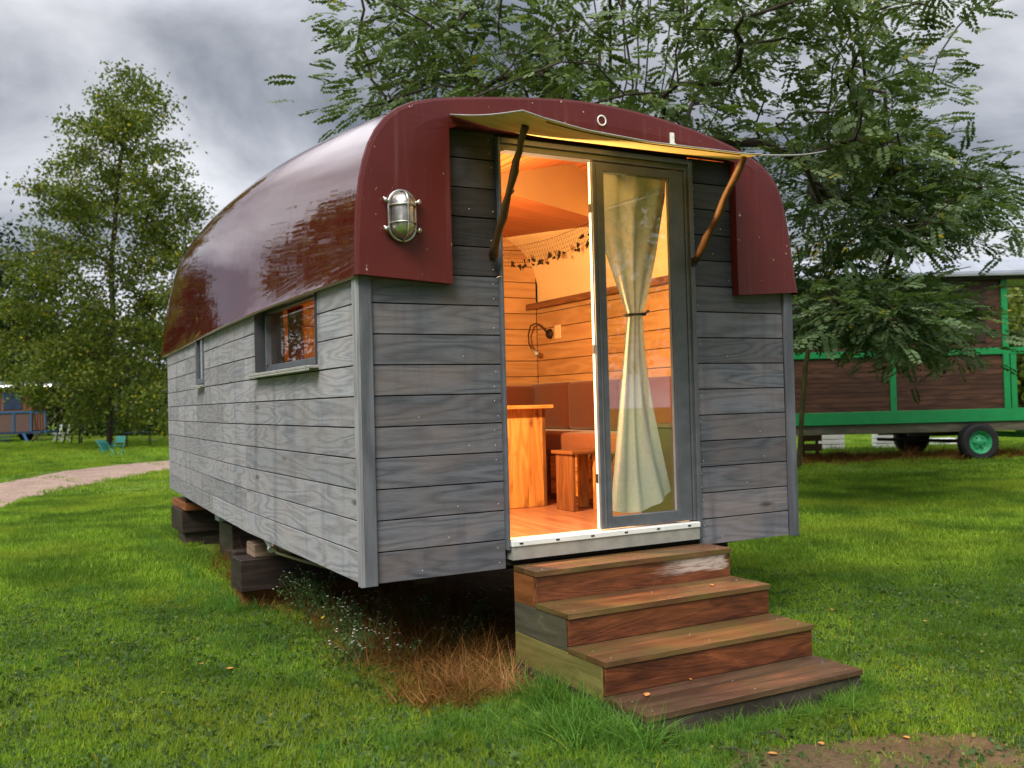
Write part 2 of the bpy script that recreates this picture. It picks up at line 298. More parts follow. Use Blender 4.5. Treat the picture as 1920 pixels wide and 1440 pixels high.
m = Mat('bare_earth', 0.9, 0.25); a = m.noise(m.coord('Object'), 5, 5, 0.65); b_ = m.noise(m.coord('Object'), 45, 4, 0.7)
col = m.ramp(a, (0.3, (0.075, 0.046, 0.022)), (0.7, (0.155, 0.100, 0.052)))
col = m.mix(m.ramp(b_, (0.4, R3(0.5)), (0.6, R3(0))), col, (0.045, 0.028, 0.014)); m.set(col=col); m.bump(m.math('ADD', a, b_), 0.6, 0.02); MT['earth'] = m.m
m = Mat('dead_undergrowth_soil', 0.95, 0.1); a = m.noise(m.coord('Object'), 7, 5, 0.7)
m.set(col=m.ramp(a, (0.3, (0.075, 0.038, 0.014)), (0.7, (0.21, 0.105, 0.036)))); m.bump(a, 0.8, 0.04); MT['deadsoil'] = m.m

# ------------------------------------------------------------------ mesh building
class MB:
    def __init__(s): s.v = []; s.f = []; s.uv = []; s.r = []; s.mi = {}
    def paint(s, f0, k=1):
        for i in range(f0, len(s.f)): s.mi[i] = k
    def quad(s, pts, uvs=None, r=0.5):
        i = len(s.v); s.v += [tuple(map(float, p)) for p in pts]; s.f.append(tuple(range(i, i + len(pts))))
        s.uv += list(uvs) if uvs is not None else [(0, 0)] * len(pts); s.r.append(r)
    def box(s, x0, x1, y0, y1, z0, z1, grain=0, mat=None, r=None, origin=None):
        """axis box (or, with mat, a box in that frame); grain = the axis the wood runs along"""
        P = [(x, y, z) for x in (x0, x1) for y in (y0, y1) for z in (z0, z1)]
        F = [(0, 1, 3, 2), (4, 6, 7, 5), (0, 4, 5, 1), (2, 3, 7, 6), (0, 2, 6, 4), (1, 5, 7, 3)]
        ax = [0, 0, 1, 1, 2, 2]; ou, ov = random.uniform(0, 50), random.uniform(0, 50)
        rr = random.random() if r is None else r
        for f, a in zip(F, ax):
            o = [k for k in range(3) if k != a]
            if grain in o: u = grain; v = [k for k in o if k != u][0]
            else: u, v = o
            uvs = [(P[k][u] + ou, P[k][v] + ov + a * 0.37) for k in f]
            pts = [P[k] for k in f]
            if mat is not None: pts = [tuple(mat @ Vector(p)) for p in pts]
            s.quad(pts, uvs, rr)
        return s
    def beam(s, a, b, w, h, up=(0, 0, 1), r=None):
        a, b = Vector(a), Vector(b); d = b - a; Lh = d.length; d.normalize(); up = Vector(up)
        if abs(d.dot(up)) > 0.98: up = Vector((0, 1, 0))
        sd_ = d.cross(up).normalized(); u2 = sd_.cross(d)
        Mx = Matrix(((d.x, sd_.x, u2.x, a.x), (d.y, sd_.y, u2.y, a.y), (d.z, sd_.z, u2.z, a.z), (0, 0, 0, 1)))
        return s.box(0, Lh, -w / 2, w / 2, -h / 2, h / 2, 0, Mx, r)
    def tube(s, pts, rad, n=8, cap=True, r=0.5, closed=False):
        pts = [Vector(p) for p in pts]; m_ = len(pts); rad = [rad] * m_ if not hasattr(rad, '__len__') else rad
        i0 = len(s.v); ref = Vector((0.13, 0.21, 0.97)); ln = 0
        rings = []
        for k, p in enumerate(pts):
            t = (pts[(k + 1) % m_] - pts[k - 1]) if closed else (pts[min(k + 1, m_ - 1)] - pts[max(k - 1, 0)])
            t.normalize(); a = t.cross(ref)
            if a.length < 0.05: a = t.cross(Vector((1, 0, 0)))
            a.normalize(); b = t.cross(a); rings.append([p + (a * math.cos(2 * math.pi * j / n) + b * math.sin(2 * math.pi * j / n)) * rad[k] for j in range(n)])
        for R_ in rings: s.v += [tuple(q) for q in R_]
        for k in range(m_ if closed else m_ - 1):
            k2 = (k + 1) % m_; seg = (pts[k2] - pts[k]).length
            for j in range(n):
                j2 = (j + 1) % n
                s.f.append((i0 + k * n + j, i0 + k * n + j2, i0 + k2 * n + j2, i0 + k2 * n + j))
                s.uv += [(ln, j / n * .3), (ln, (j + 1) / n * .3), (ln + seg, (j + 1) / n * .3), (ln + seg, j / n * .3)]; s.r.append(r)
            ln += seg
        if cap and not closed:
            for k in (0, m_ - 1):
                s.f.append(tuple(i0 + k * n + j for j in (range(n) if k else reversed(range(n)))))
                s.uv += [(0, 0)] * n; s.r.append(r)
        return s
    def lathe(s, prof, c=(0, 0, 0), n=24, axis='Z', r=0.5):
        """prof: (radius, height) pairs"""
        i0 = len(s.v)
        for (q, h) in prof:
            for j in range(n):
                a = 2 * math.pi * j / n; x, y = q * math.cos(a), q * math.sin(a)
                p = {'Z': (x, y, h), 'Y': (x, h, y), 'X': (h, x, y)}[axis]
                s.v.append((p[0] + c[0], p[1] + c[1], p[2] + c[2]))
        for k in range(len(prof) - 1):
            for j in range(n):
                j2 = (j + 1) % n; s.f.append((i0 + k * n + j, i0 + k * n + j2, i0 + (k + 1) * n + j2, i0 + (k + 1) * n + j))
                s.uv += [(0, 0)] * 4; s.r.append(r)
        return s
    def build(s, name, mat, parent=None, bevel=0, smooth=False, seg=1, mat2=None):
        me = bpy.data.meshes.new(name); me.from_pydata(s.v, [], s.f); me.materials.append(mat)
        ul = me.uv_layers.new(name='uv'); ul.data.foreach_set('uv', np.array(s.uv, dtype=np.float32).ravel())
        at_ = me.attributes.new('rnd', 'FLOAT', 'FACE'); at_.data.foreach_set('value', np.array(s.r, dtype=np.float32))
        if smooth: me.polygons.foreach_set('use_smooth', [True] * len(me.polygons))
        if mat2 is not None:
            me.materials.append(mat2)
            for i, k in s.mi.items(): me.polygons[i].material_index = k
        ob = bpy.data.objects.new(name, me); COL.objects.link(ob)
        if parent is not None:
            ob.parent = parent; off = Vector(parent.location)
            p = parent.parent
            while p is not None: off += Vector(p.location); p = p.parent
            me.transform(Matrix.Translation(-off)) if parent.rotation_euler.z == 0 else None
        if bevel:
            md = ob.modifiers.new('edge', 'BEVEL'); md.width = bevel; md.segments = seg; md.limit_method = 'ANGLE'
            # weld shared corners first so that the bevel sees closed boxes
            wd = ob.modifiers.new('weld', 'WELD'); wd.merge_threshold = 1e-5
            ob.modifiers.move(1, 0)
        return ob

def tag(o, label=None, cat=None, group=None, kind=None):
    if label: o['label'] = label
    if cat: o['category'] = cat
    if group: o['group'] = group
    if kind: o['kind'] = kind
    return o
def empty(name, loc, label, cat, group=None):
    o = bpy.data.objects.new(name, None); COL.objects.link(o); o.location = loc; o.empty_display_size = 0.2
    return tag(o, label, cat, group)
def copy_tree(o, parent=None):
    c = o.copy(); COL.objects.link(c); c.parent = parent
    for ch in list(o.children): copy_tree(ch, c)
    return c
def npmesh(name, V, Fq, rnd, mat, parent=None, smooth=False):
    """quads from numpy arrays; V (n,3), Fq (m,4)"""
    me = bpy.data.meshes.new(name); nv, nf = len(V), len(Fq)
    me.vertices.add(nv); me.vertices.foreach_set('co', V.astype(np.float32).ravel())
    me.loops.add(nf * 4); me.loops.foreach_set('vertex_index', Fq.astype(np.int32).ravel())
    me.polygons.add(nf); me.polygons.foreach_set('loop_start', np.arange(0, nf * 4, 4, dtype=np.int32))
    if smooth: me.polygons.foreach_set('use_smooth', np.ones(nf, dtype=bool))
    me.update(calc_edges=True); me.materials.append(mat)
    at_ = me.attributes.new('rnd', 'FLOAT', 'FACE'); at_.data.foreach_set('value', rnd.astype(np.float32))
    ob = bpy.data.objects.new(name, me)
    COL.objects.link(ob)
    if parent is not None: ob.parent = parent; me.transform(Matrix.Translation(-Vector(parent.location)))
    return ob

# ------------------------------------------------------------------ ground, path, bare earth
def noise2(x, y, s=1.0, seed=0):
    r = np.random.default_rng(seed); v = 0
    for k in range(5):
        a = r.uniform(0, 6.28); f = s * 1.7 ** k; p = r.uniform(0, 6.28, 2)
        v = v + np.sin((x * math.cos(a) + y * math.sin(a)) * f + p[0]) * np.cos((-x * math.sin(a) + y * math.cos(a)) * f * 0.8 + p[1]) / 1.4 ** k
    return v / 2.2
def zg(x, y):   # gently uneven lawn
    d = np.hypot(np.asarray(x) + 1.6, np.asarray(y) + 4.5)
    return G + 0.018 * noise2(x, y, 1.3, 3) * np.exp(-d / 40)
xs = np.concatenate([np.linspace(-300, -16, 14), np.linspace(-15, 22, 150), np.linspace(24, 300, 14)])
ys = np.concatenate([np.linspace(-120, -9, 8), np.linspace(-8, 26, 140), np.linspace(28, 400, 20)])
gx, gy = np.meshgrid(xs, ys, indexing='ij'); V = np.c_[gx.ravel(), gy.ravel(), zg(gx, gy).ravel()]
nx, ny = len(xs), len(ys); ii, jj = np.meshgrid(np.arange(nx - 1), np.arange(ny - 1), indexing='ij'); k = (ii * ny + jj).ravel()
ground = npmesh('ground', V, np.c_[k, k + ny, k + ny + 1, k + 1], np.zeros(len(k)), MT['lawn'], smooth=True); tag(ground, kind='structure')

near = [on_z(*p) for p in ((-420, 1120), (-160, 1015), (0, 956), (92, 924), (194, 904), (316, 881))] + [np.array([6.2, 28.5, G]), np.array([12, 36, G]), np.array([22, 47, G])]
far = [on_z(*p) for p in ((-900, 985), (-300, 945), (0, 907), (121, 884), (215, 873), (316, 864.5))] + [np.array([5.0, 32, G]), np.array([11, 40, G]), np.array([20, 52, G])]
def resample(P, n):
    P = np.array(P); d = np.r_[0, np.cumsum(np.linalg.norm(np.diff(P, axis=0), axis=1))]; t = np.linspace(0, d[-1], n)
    return np.c_[[np.interp(t, d, P[:, i]) for i in range(3)]].T
PN, PF = resample(near, 120), resample(far, 120)
def strip(name, A, B, mat, lift=0.012, wob=0.12, seg=10):
    n = len(A); V = []
    for i in range(n):
        w0 = wob * noise2(A[i, 0] * 3, A[i, 1] * 3, 1.5, 8); w1 = wob * noise2(B[i, 0] * 3, B[i, 1] * 3, 1.5, 9)
        d = (B[i] - A[i]) / np.linalg.norm(B[i] - A[i])
        a, b = A[i] + d * w0, B[i] + d * w1
        for j in range(seg + 1):
            p = a + (b - a) * j / seg; V.append((p[0], p[1], float(zg(p[0], p[1])) + lift))
    V = np.array(V); ii, jj = np.meshgrid(np.arange(n - 1), np.arange(seg), indexing='ij'); k = (ii * (seg + 1) + jj).ravel()
    return npmesh(name, V, np.c_[k, k + 1, k + seg + 2, k + seg + 1], np.zeros(len(k)), mat, smooth=True)
tag(strip('path', PN, PF, MT['gravel']), kind='structure')
A2 = resample([on_z(60, 826), on_z(200, 826), on_z(330, 829), np.array([30, 60, G])], 40)
B2 = resample([on_z(60, 818), on_z(200, 818), on_z(330, 819), np.array([32, 70, G])], 40)
tag(strip('gravel_path', A2, B2, MT['gravel']), kind='structure')
def patch(name, c, rx, ry, rot, mat, lift=0.012, seed=1, n=60, rings=8):
    mb = MB(); V = []; ca, sa = math.cos(rot), math.sin(rot)
    for i in range(rings + 1):
        for j in range(n):
            a = 2 * math.pi * j / n; k = i / rings * (1 + 0.22 * float(noise2(math.cos(a) * 2, math.sin(a) * 2, 1.6, seed)))
            x, y = rx * k * math.cos(a), ry * k * math.sin(a); X_, Y_ = c[0] + x * ca - y * sa, c[1] + x * sa + y * ca
            V.append((X_, Y_, float(zg(X_, Y_)) + lift * (1 - (i / rings) ** 6) ))
    for i in range(rings):
        for j in range(n):
            j2 = (j + 1) % n; mb.f.append((i * n + j, i * n + j2, (i + 1) * n + j2, (i + 1) * n + j)); mb.uv += [(0, 0)] * 4; mb.r.append(.5)
    mb.v = V; return tag(mb.build(name, mat, smooth=True), kind='structure')
BARE = (on_z(1690, 1440)[:2], 0.72, 0.40, math.radians(-24))
patch('bare_ground', (BARE[0][0], BARE[0][1]), BARE[1], BARE[2], BARE[3], MT['earth'], 0.02, 4)
UND = ((1.50, 3.25), 1.40, 3.75, 0.0)
patch('ground_under_cabin', UND[0], UND[1], UND[2], UND[3], MT['deadsoil'], 0.016, 5)
patch('ground_under_caravan', tuple((at(1640, 868, 21.3))[:2]), 4.6, 1.3, math.radians(-28), MT['deadsoil'], 0.016, 6)

# ------------------------------------------------------------------ the cabin
BW = 0.156
cabin = empty('boat_roofed_cabin', (1.45, 3.6, 0), 'grey boarded cabin with an upturned maroon boat hull as its roof', 'cabin')
def xwall(y): return float(np.interp(y, [0, 1, 2, 3.2, 4.5, 5.8, 7.1], [0, -.012, -.019, .01, .065, .12, .177]))
# front boards
FW = (MB(), MB()); nails = (MB(), MB())
def nail(x, y, z, ax='y'):
    nails_ = nails[0 if x < 1 else 1]
    c = (x, y, z); q = 0.0024
    if ax == 'y': nails_.box(x - q, x + q, y - 0.002, y, z - q, z + q)
    else: nails_.box(x - 0.002, x, y - q, y + q, z - q, z + q)
for k in range(15):
    z0, z1 = k * BW + 0.0025, (k + 1) * BW - 0.0040
    if k == 14: z1 = 2.33
    for a, b in ((0.066, 0.788), (2.107, 2.818)):
        if k >= 10: a, b = (0.20, 0.788) if a < 1 else (2.107, 2.66)
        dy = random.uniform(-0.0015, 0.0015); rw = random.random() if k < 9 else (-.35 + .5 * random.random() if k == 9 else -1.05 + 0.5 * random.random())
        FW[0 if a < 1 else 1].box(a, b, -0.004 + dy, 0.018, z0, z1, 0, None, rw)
        for xx in (a + 0.03 if a > 1 else b - 0.035, ):
            for zz_ in (z0 + 0.035, z1 - 0.035):
                if random.random() < 0.6: nail(xx + random.uniform(-.012, .012), -0.0055, zz_)
        if random.random() < 0.5: nail(a + (b - a) * random.uniform(.2, .8), -0.0055, z0 + 0.04)
for q, nn_ in zip(FW, nails):
    f0 = len(q.f); k0 = len(q.v); q.v += nn_.v; q.f += [tuple(i + k0 for i in f) for f in nn_.f]; q.uv += nn_.uv; q.r += nn_.r; q.paint(f0)
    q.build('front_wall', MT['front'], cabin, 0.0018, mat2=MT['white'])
# side boards with staggered joints and two window openings
mb = MB()
WIN = [(0.665, 2.03, 1.135), (4.26, 4.62, 1.125)]
for k in range(10):
    z0, z1 = k * BW + 0.0025, (k + 1) * BW - 0.0040
    j = [0.012, 2.44]; t = 2.44
    while t < 6.6:
        t += random.uniform(0.7, 1.6)
        if t < 6.7: j.append(t)
    j.append(7.10)
    if k in (0, 1): j = [0.012, 2.44, 3.9 + k * .7, 7.1]
    for a, b in zip(j[:-1], j[1:]):
        segs = [(a, b)]
        if z1 > 1.14:
            for (w0, w1, wz) in WIN:
                ns = []
                for (p, q) in segs:
                    if w0 > p and w0 < q: ns.append((p, w0))
                    if w1 > p and w1 < q: ns.append((w1, q))
                    if not (w0 < q and w1 > p): ns.append((p, q))
                segs = ns
        r_ = random.random()
        for (p, q) in segs:
            if q - p < 0.02: continue
            z0_ = z0
            P = Vector((xwall(p), p, 0)); Q = Vector((xwall(q), q, 0)); d = (Q - P); Ln = d.length; d.normalize()
            Mx = Matrix(((d.y, d.x, 0, P.x), (-d.x, d.y, 0, P.y), (0, 0, 1, 0), (0, 0, 0, 1)))
            off = random.uniform(-0.002, 0.002)
            mb.box(-0.004 + off, 0.02, 0.0014, Ln - 0.0014, z0_, z1, 1, Mx, r_)
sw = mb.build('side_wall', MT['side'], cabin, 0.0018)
# row 7 (z 1.09..1.25) runs under the sills: close the strip below each window
for (w0, w1, wz) in WIN: MB().box(xwall(w0) - .002, xwall(w0) + 0.018, w0 + .001, w1 - .001, 7 * BW + 0.0015, wz - 0.004, 1).build('board_below_window', MT['side'], cabin)
mb = MB(); mr_ = MB()
for k in range(10):
    mr_.box(2.86, 2.884, 0.012, 7.10, k * BW + 0.0015, (k + 1) * BW - 0.0025, 1); mb.box(0.18, 2.86, 7.085, 7.11, k * BW + 0.0015, (k + 1) * BW - 0.0025, 0)
mb.build('rear_wall', MT['side'], cabin, 0.0018); mr_.build('side_wall', MT['side'], cabin, 0.0018)
# corner boards
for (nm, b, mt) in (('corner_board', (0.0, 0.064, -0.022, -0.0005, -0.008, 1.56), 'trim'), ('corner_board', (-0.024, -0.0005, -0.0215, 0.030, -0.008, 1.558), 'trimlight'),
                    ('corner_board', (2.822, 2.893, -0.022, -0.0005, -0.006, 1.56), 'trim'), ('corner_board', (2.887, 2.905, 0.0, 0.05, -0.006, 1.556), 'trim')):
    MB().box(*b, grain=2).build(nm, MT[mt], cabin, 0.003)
# core of the walls and inner faces
mb = MB()
mb.box(0.03, 0.786, 0.019, 0.075, 0.02, 1.56); mb.box(0.20, 0.786, 0.019, 0.075, 1.561, 2.34); mb.box(2.11, 2.85, 0.019, 0.075, 0.02, 1.56); mb.box(2.11, 2.70, 0.019, 0.075, 1.561, 2.33); mb.box(0.786, 2.11, 0.019, 0.075, 2.315, 2.42)
mb.build('wall_core', MT['black'], cabin)
mb = MB()
def side_core(y0, y1, z0, z1):
    a, b = xwall(y0), xwall(y1); x1 = 0.115
    mb.quad([(a + .022, y0, z0), (b + .022, y1, z0), (b + .022, y1, z1), (a + .022, y0, z1)])
for (p, q, z0, z1) in ((0.076, 7.08, 0.01, 1.12), (0.076, 0.665, 1.12, 1.60), (2.03, 4.26, 1.12, 1.60), (4.62, 7.08, 1.12, 1.60)):
    mb.quad([(0.022 + xwall(p), p, z0), (0.022 + xwall(p), p, z1), (0.022 + xwall(q), q, z1), (0.022 + xwall(q), q, z0)])
mb.build('side_wall_lining', MT['black'], cabin)
# floor, chassis underside
mb = MB()
for k in range(22):
    x = 0.15 + k * 0.122; mb.box(x + .0006, x + .1214, 0.03, 3.06, 0.095, 0.12, 1)
mb.build('floor', MT['floor'], cabin)
mb = MB(); mb.box(0.20, 2.85, 0.03, 7.05, 0.010, 0.088, 1)
for y in (0.5, 2.4, 4.3, 6.2): mb.box(0.2, 2.8, y, y + .09, -0.10, 0.008)
for x in (0.35, 2.35): mb.box(x, x + .10, 0.15, 6.95, -0.055, 0.006, 1)
mb.build('underframe', MT['underside'], cabin)
# inner walls: back partition with boards, right wall with boards up to the shelf, cream lining above
mb = MB()
for k in range(16):
    z = 0.12 + k * 0.142
    mb.box(0.13, 2.748, 3.0, 3.02, z + .002, z + .1385, 0)
mb.build('partition', MT['inner'], cabin, 0.002)
mb = MB(); ml_ = MB()
for k in range(12):
    z = 0.12 + k * 0.142
    js = [0.077, 2.1, 2.998] if k % 2 else [0.077, 1.3, 2.998]
    for a, b in zip(js[:-1], js[1:]): mb.box(2.75, 2.77, a, b - .001, z + .002, min(z + .1385, 1.745), 1)
for k in range(12):
    z = 0.12 + k * 0.142
    if z < 1.09: ml_.box(0.12, 0.14, 0.077, 2.998, z + .002, min(z + .1385, 1.10), 1)
ml_.box(0.12, 0.14, 2.04, 2.998, 1.102, 1.6, 1); ml_.box(0.12, 0.14, 0.077, 0.66, 1.102, 1.6, 1)
mb.build('inner_wall', MT['inner'], cabin, 0.002); ml_.build('inner_wall', MT['inner'], cabin, 0.002)
# shelf rail along the right wall
MB().beam((2.70, 0.3, 1.752), (2.70, 2.99, 1.752), 0.13, 0.022).beam((2.642, 0.3, 1.728), (2.642, 2.99, 1.728), 0.016, 0.036).build('shelf', MT['darkpine'], cabin)
# cream lining above the shelf and left
for sx in (0, 1):
    mb = MB()
    prof = [(2.765, 1.77), (2.765, 1.95), (2.73, 2.08), (2.68, 2.17), (2.60, 2.26), (2.45, 2.36)]
    if sx: prof = [(2.9 - x, max(z, 1.62)) for x, z in prof]
    for (a, b) in zip(prof[:-1], prof[1:]): mb.quad([(a[0], 0.078, a[1]), (a[0], 2.999, a[1]), (b[0], 2.999, b[1]), (b[0], 0.078, b[1])])
    mb.build('hull_lining', MT['panelcream'], cabin, smooth=True)
# low rear ceiling, fascia and the higher front ceiling, narrow boards
c1, c2 = (1.30, 0.93, 2.30), (2.30, 1.37, 2.30)
mb = MB(); dirv = Vector((c2[0] - c1[0], c2[1] - c1[1], 0)).normalized()
L0 = Vector(c1) - dirv * 1.2; L1 = Vector(c2) + dirv * 0.30; L1.z = 2.24
nb = 26
for k in range(nb):   # boards across the cabin, following the fascia line and opening out to the back
    t0, t1 = k / nb, (k + 0.93) / nb
    def pt(t, s_):
        a = L0 if s_ == 0 else L1; b = Vector((0.22, 3.0, 2.36)) if s_ == 0 else Vector((2.66, 3.0, 2.36)); return a + (b - a) * t
    mb.quad([pt(t0, 0), pt(t0, 1), pt(t1, 1), pt(t1, 0)], [(0, t0 * 2 + k), (2, t0 * 2 + k), (2, t1 * 2 + k), (0, t1 * 2 + k)], random.random())
mb.quad([tuple(L0 + Vector((0, 0, .012))), tuple(L1 + Vector((0, 0, .012))), (2.66, 3.0, 2.372), (0.22, 3.0, 2.372)])
mb.build('ceiling', MT['ceil'], cabin)
def hz(x): return min(2.325 + 0.235 * max(0, min(1, (x - 1.25) / 0.95)), float(np.interp(x, [0, .14, .29, .55, 1.45, 2.1, 2.4, 2.54, 2.64, 2.71, 2.8], [2.0, 2.335, 2.43, 2.487, 2.56, 2.49, 2.42, 2.372, 2.325, 2.27, 2.1])) - .05)
def hzb(x): return min(2.325 + 0.30 * max(0, (x - 1.15) / 1.05), float(np.interp(x, [0, .14, .29, .55, 1.45, 2.1, 2.4, 2.54, 2.64, 2.71, 2.8], [2.0, 2.335, 2.43, 2.487, 2.56, 2.49, 2.42, 2.372, 2.325, 2.27, 2.1])) + (.11 if x > 1 else -.05))
mb = MB(); T_ = np.linspace(0, 1, 25)
for ta, tb in zip(T_[:-1], T_[1:]):
    pa, pb = L0.lerp(L1, ta), L0.lerp(L1, tb); mb.quad([(pa.x, pa.y, pa.z - .012), (pb.x, pb.y, pb.z - .012), (pb.x, pb.y, hzb(pb.x) + .012), (pa.x, pa.y, hzb(pa.x) + .012)])
mb.build('ceiling_fascia', MT['panelcream'], cabin)
mb = MB()
xsq = np.linspace(0.2, 2.7, 38)
for a, b in zip(xsq[:-1], xsq[1:]):
    b2_ = b - 0.006
    ya = L0.y + (a - L0.x) * dirv.y / dirv.x; yb = L0.y + (b2_ - L0.x) * dirv.y / dirv.x
    ya = ya + .02; yb = yb + .02
    mb.quad([(a, 0.077, hz(a)), (b2_, 0.077, hz(b2_)), (b2_, max(.1, yb), hzb(b2_)), (a, max(.1, ya), hzb(a))], [(0, a * 3), (0, b * 3), (1, b * 3), (1, a * 3)], random.random())
    mb.quad([(a, 0.077, hz(a) + .01), (b, 0.077, hz(b) + .01), (b, max(.1, yb), hzb(b) + .01), (a, max(.1, ya), hzb(a) + .01)], None, 0.0)
mb.build('ceiling', MT['ceil'], cabin)
MB().beam((2.10, 2.20, 2.335), (2.22, 1.60, 2.31), 0.04, 0.03).beam((1.95, 2.0, 2.33), (1.80, 1.95, 2.325), 0.035, 0.025).build('ceiling_batten', MT['darkpine'], cabin)

# --- hull roof
FL = [(-.035, 1.535), (-.033, 1.65), (-.028, 1.78), (-.019, 1.90), (-.003, 2.02), (.018, 2.11), (.045, 2.19), (.085, 2.265), (.14, 2.335), (.205, 2.388), (.29, 2.43), (.40, 2.460), (.55, 2.487), (.70, 2.507), (.85, 2.525), (1.0, 2.541), (1.17, 2.556), (1.30, 2.561),
      (1.45, 2.561), (1.60, 2.554), (1.76, 2.541), (1.92, 2.520), (2.1, 2.490), (2.25, 2.458), (2.4, 2.420), (2.54, 2.372), (2.64, 2.325), (2.71, 2.27), (2.765, 2.20), (2.80, 2.115), (2.828, 2.0), (2.85, 1.88), (2.866, 1.77), (2.885, 1.65), (2.905, 1.535)]
KY = [0, 1, 2, 3.2, 4.5, 5.8, 6.8, 7.45]; XE = [-.035, -.05, -.062, -.035, .025, .09, .135, .155]
HS = [1, 1.138, 1.241, 1.327, 1.381, 1.39, 1.356, 1.294]; TB = [0, .021, .026, .017, 0.0, .0, .035, .132]
def ip(y, T):      # smooth interpolation
    y = max(0, min(7.45, y)); i = min(len(KY) - 2, max(0, int(np.searchsorted(KY, y)) - 1)); t = (y - KY[i]) / (KY[i + 1] - KY[i])
    m0 = (T[i + 1] - T[max(i - 1, 0)]) / (KY[i + 1] - KY[max(i - 1, 0)]); j = min(i + 2, len(KY) - 1); m1 = (T[j] - T[i]) / (KY[j] - KY[i]); h = KY[i + 1] - KY[i]
    return (2*t**3-3*t*t+1)*T[i] + (t**3-2*t*t+t)*h*m0 + (-2*t**3+3*t*t)*T[i+1] + (t**3-t*t)*h*m1
def section(y, shrink=1.0, hz_=1.0):
    xe, hs, tb = ip(y, XE), ip(y, HS), ip(y, TB); P = []
    for (x, z) in FL:
        v = (z - 1.535) / 1.027; a = (x - 1.45) / 1.485; s_ = -1 if a < 0 else 1
        X_ = 1.45 + a * (1.45 - xe) - s_ * tb * v * abs(a)
        hs_ = 1 + (hs - 1) * (1 - 0.35 * max(0, min(1, a * 1.6))); X_ = X_ - max(0, a) * 0.05 * min(1, y)
        P.append((1.45 + (X_ - 1.45) * shrink, 1.535 + v * 1.027 * hs_ * hz_))
    return P
secs = []
for y in [-0.050] + list(np.linspace(-0.03, 7.45, 44)): secs.append((y, section(max(0, y))))
for (dy, sh, hh) in ((0.10, .965, .97), (0.22, .89, .92), (.36, .76, .84), (.50, .57, .72), (.62, .34, .55), (.70, .10, .3)): secs.append((7.45 + dy, section(7.45, sh, hh)))
mb = MB(); n = len(FL)
first = [(1.45 + (x - 1.45) * 0.985, z - 0.016 if z > 1.6 else z) for x, z in secs[0][1]]
rings = secs
for y, P in rings: mb.v += [(x, y, z) for x, z in P]
for k in range(len(rings) - 1):
    for j in range(n - 1):
        mb.f.append((k * n + j, k * n + j + 1, (k + 1) * n + j + 1, (k + 1) * n + j)); mb.uv += [(0, 0)] * 4; mb.r.append(.5)
# rolled hem: a small return under the edge on both sides
base = len(mb.v)
for side in (0, n - 1):
    i0 = len(mb.v); sgn = 1 if side == 0 else -1
    for y, P in rings: x, z = P[side]; mb.v += [(x - sgn * .004, y, z - .010), (x + sgn * .030, y, z - .012)]
    for k in range(len(rings) - 1):
        a, b = k * n + side, (k + 1) * n + side; c, d = i0 + 2 * k, i0 + 2 * k + 2
        mb.f += [(a, b, d, c), (c, d, d + 1, c + 1)]; mb.uv += [(0, 0)] * 8; mb.r += [.5, .5]
roof = mb.build('roof', MT['hull'], cabin, smooth=True)
# transom face over the front: outer curve down to a cut-out round the doorway
mb = MB(); top = first
inner = []
for (x, z) in top:     # partner point on the cut-out for each outline point
    if x < 0.49 and z < 2.26: inner.append((0.49, max(1.505, min(2.33, 1.505 + (z - 1.535) / (2.265 - 1.535) * 0.825))))
    elif x > 2.41 and z < 2.26: inner.append((2.41, max(1.505, min(2.33, 1.505 + (z - 1.535) / (2.20 - 1.535) * 0.825))))
    else: inner.append((min(2.41, max(0.49, 0.49 + (x - 0.085) / (2.72 - 0.085) * 1.92)), 2.33))
for j in range(n - 1):
    a, b, c, d = top[j], top[j + 1], inner[j + 1], inner[j]
    for u0, u1 in ((0, .5), (.5, 1)):
        L_ = lambda p, q, u: (p[0] + (q[0] - p[0]) * u, -0.066 - 0.004 * math.sin(u * 3.14), p[1] + (q[1] - p[1]) * u)
        mb.quad([L_(a, d, u0), L_(a, d, u1), L_(b, c, u1), L_(b, c, u0)])
    mb.quad([(d[0], -0.066, d[1]), (d[0], -0.012, d[1]), (c[0], -0.012, c[1]), (c[0], -0.066, c[1])])
for j in range(n - 1):
    a, b, c, d = top[j], top[j + 1], secs[0][1][j + 1], secs[0][1][j]; md1 = (a[0] * .45 + d[0] * .55 + (a[0] - d[0]) * -.25, a[1] * .45 + d[1] * .55 + (d[1] - a[1]) * .25); md2 = (b[0] * .45 + c[0] * .55 + (b[0] - c[0]) * -.25, b[1] * .45 + c[1] * .55 + (c[1] - b[1]) * .25)
    mb.quad([(a[0], -0.066, a[1]), (b[0], -0.066, b[1]), (md2[0], -0.062, md2[1]), (md1[0], -0.062, md1[1])]); mb.quad([(md1[0], -0.062, md1[1]), (md2[0], -0.062, md2[1]), (c[0], -0.050, c[1]), (d[0], -0.050, d[1])])
for (a, d) in ((top[0], inner[0]), (top[-1], inner[-1])): mb.quad([(a[0], -0.066, a[1]), (d[0], -0.066, d[1]), (d[0], -0.012, d[1]), (a[0], -0.012, a[1])])
tr_ = mb.build('transom', MT['transom'], cabin); wd = tr_.modifiers.new('w', 'WELD'); wd.merge_threshold = 1e-4
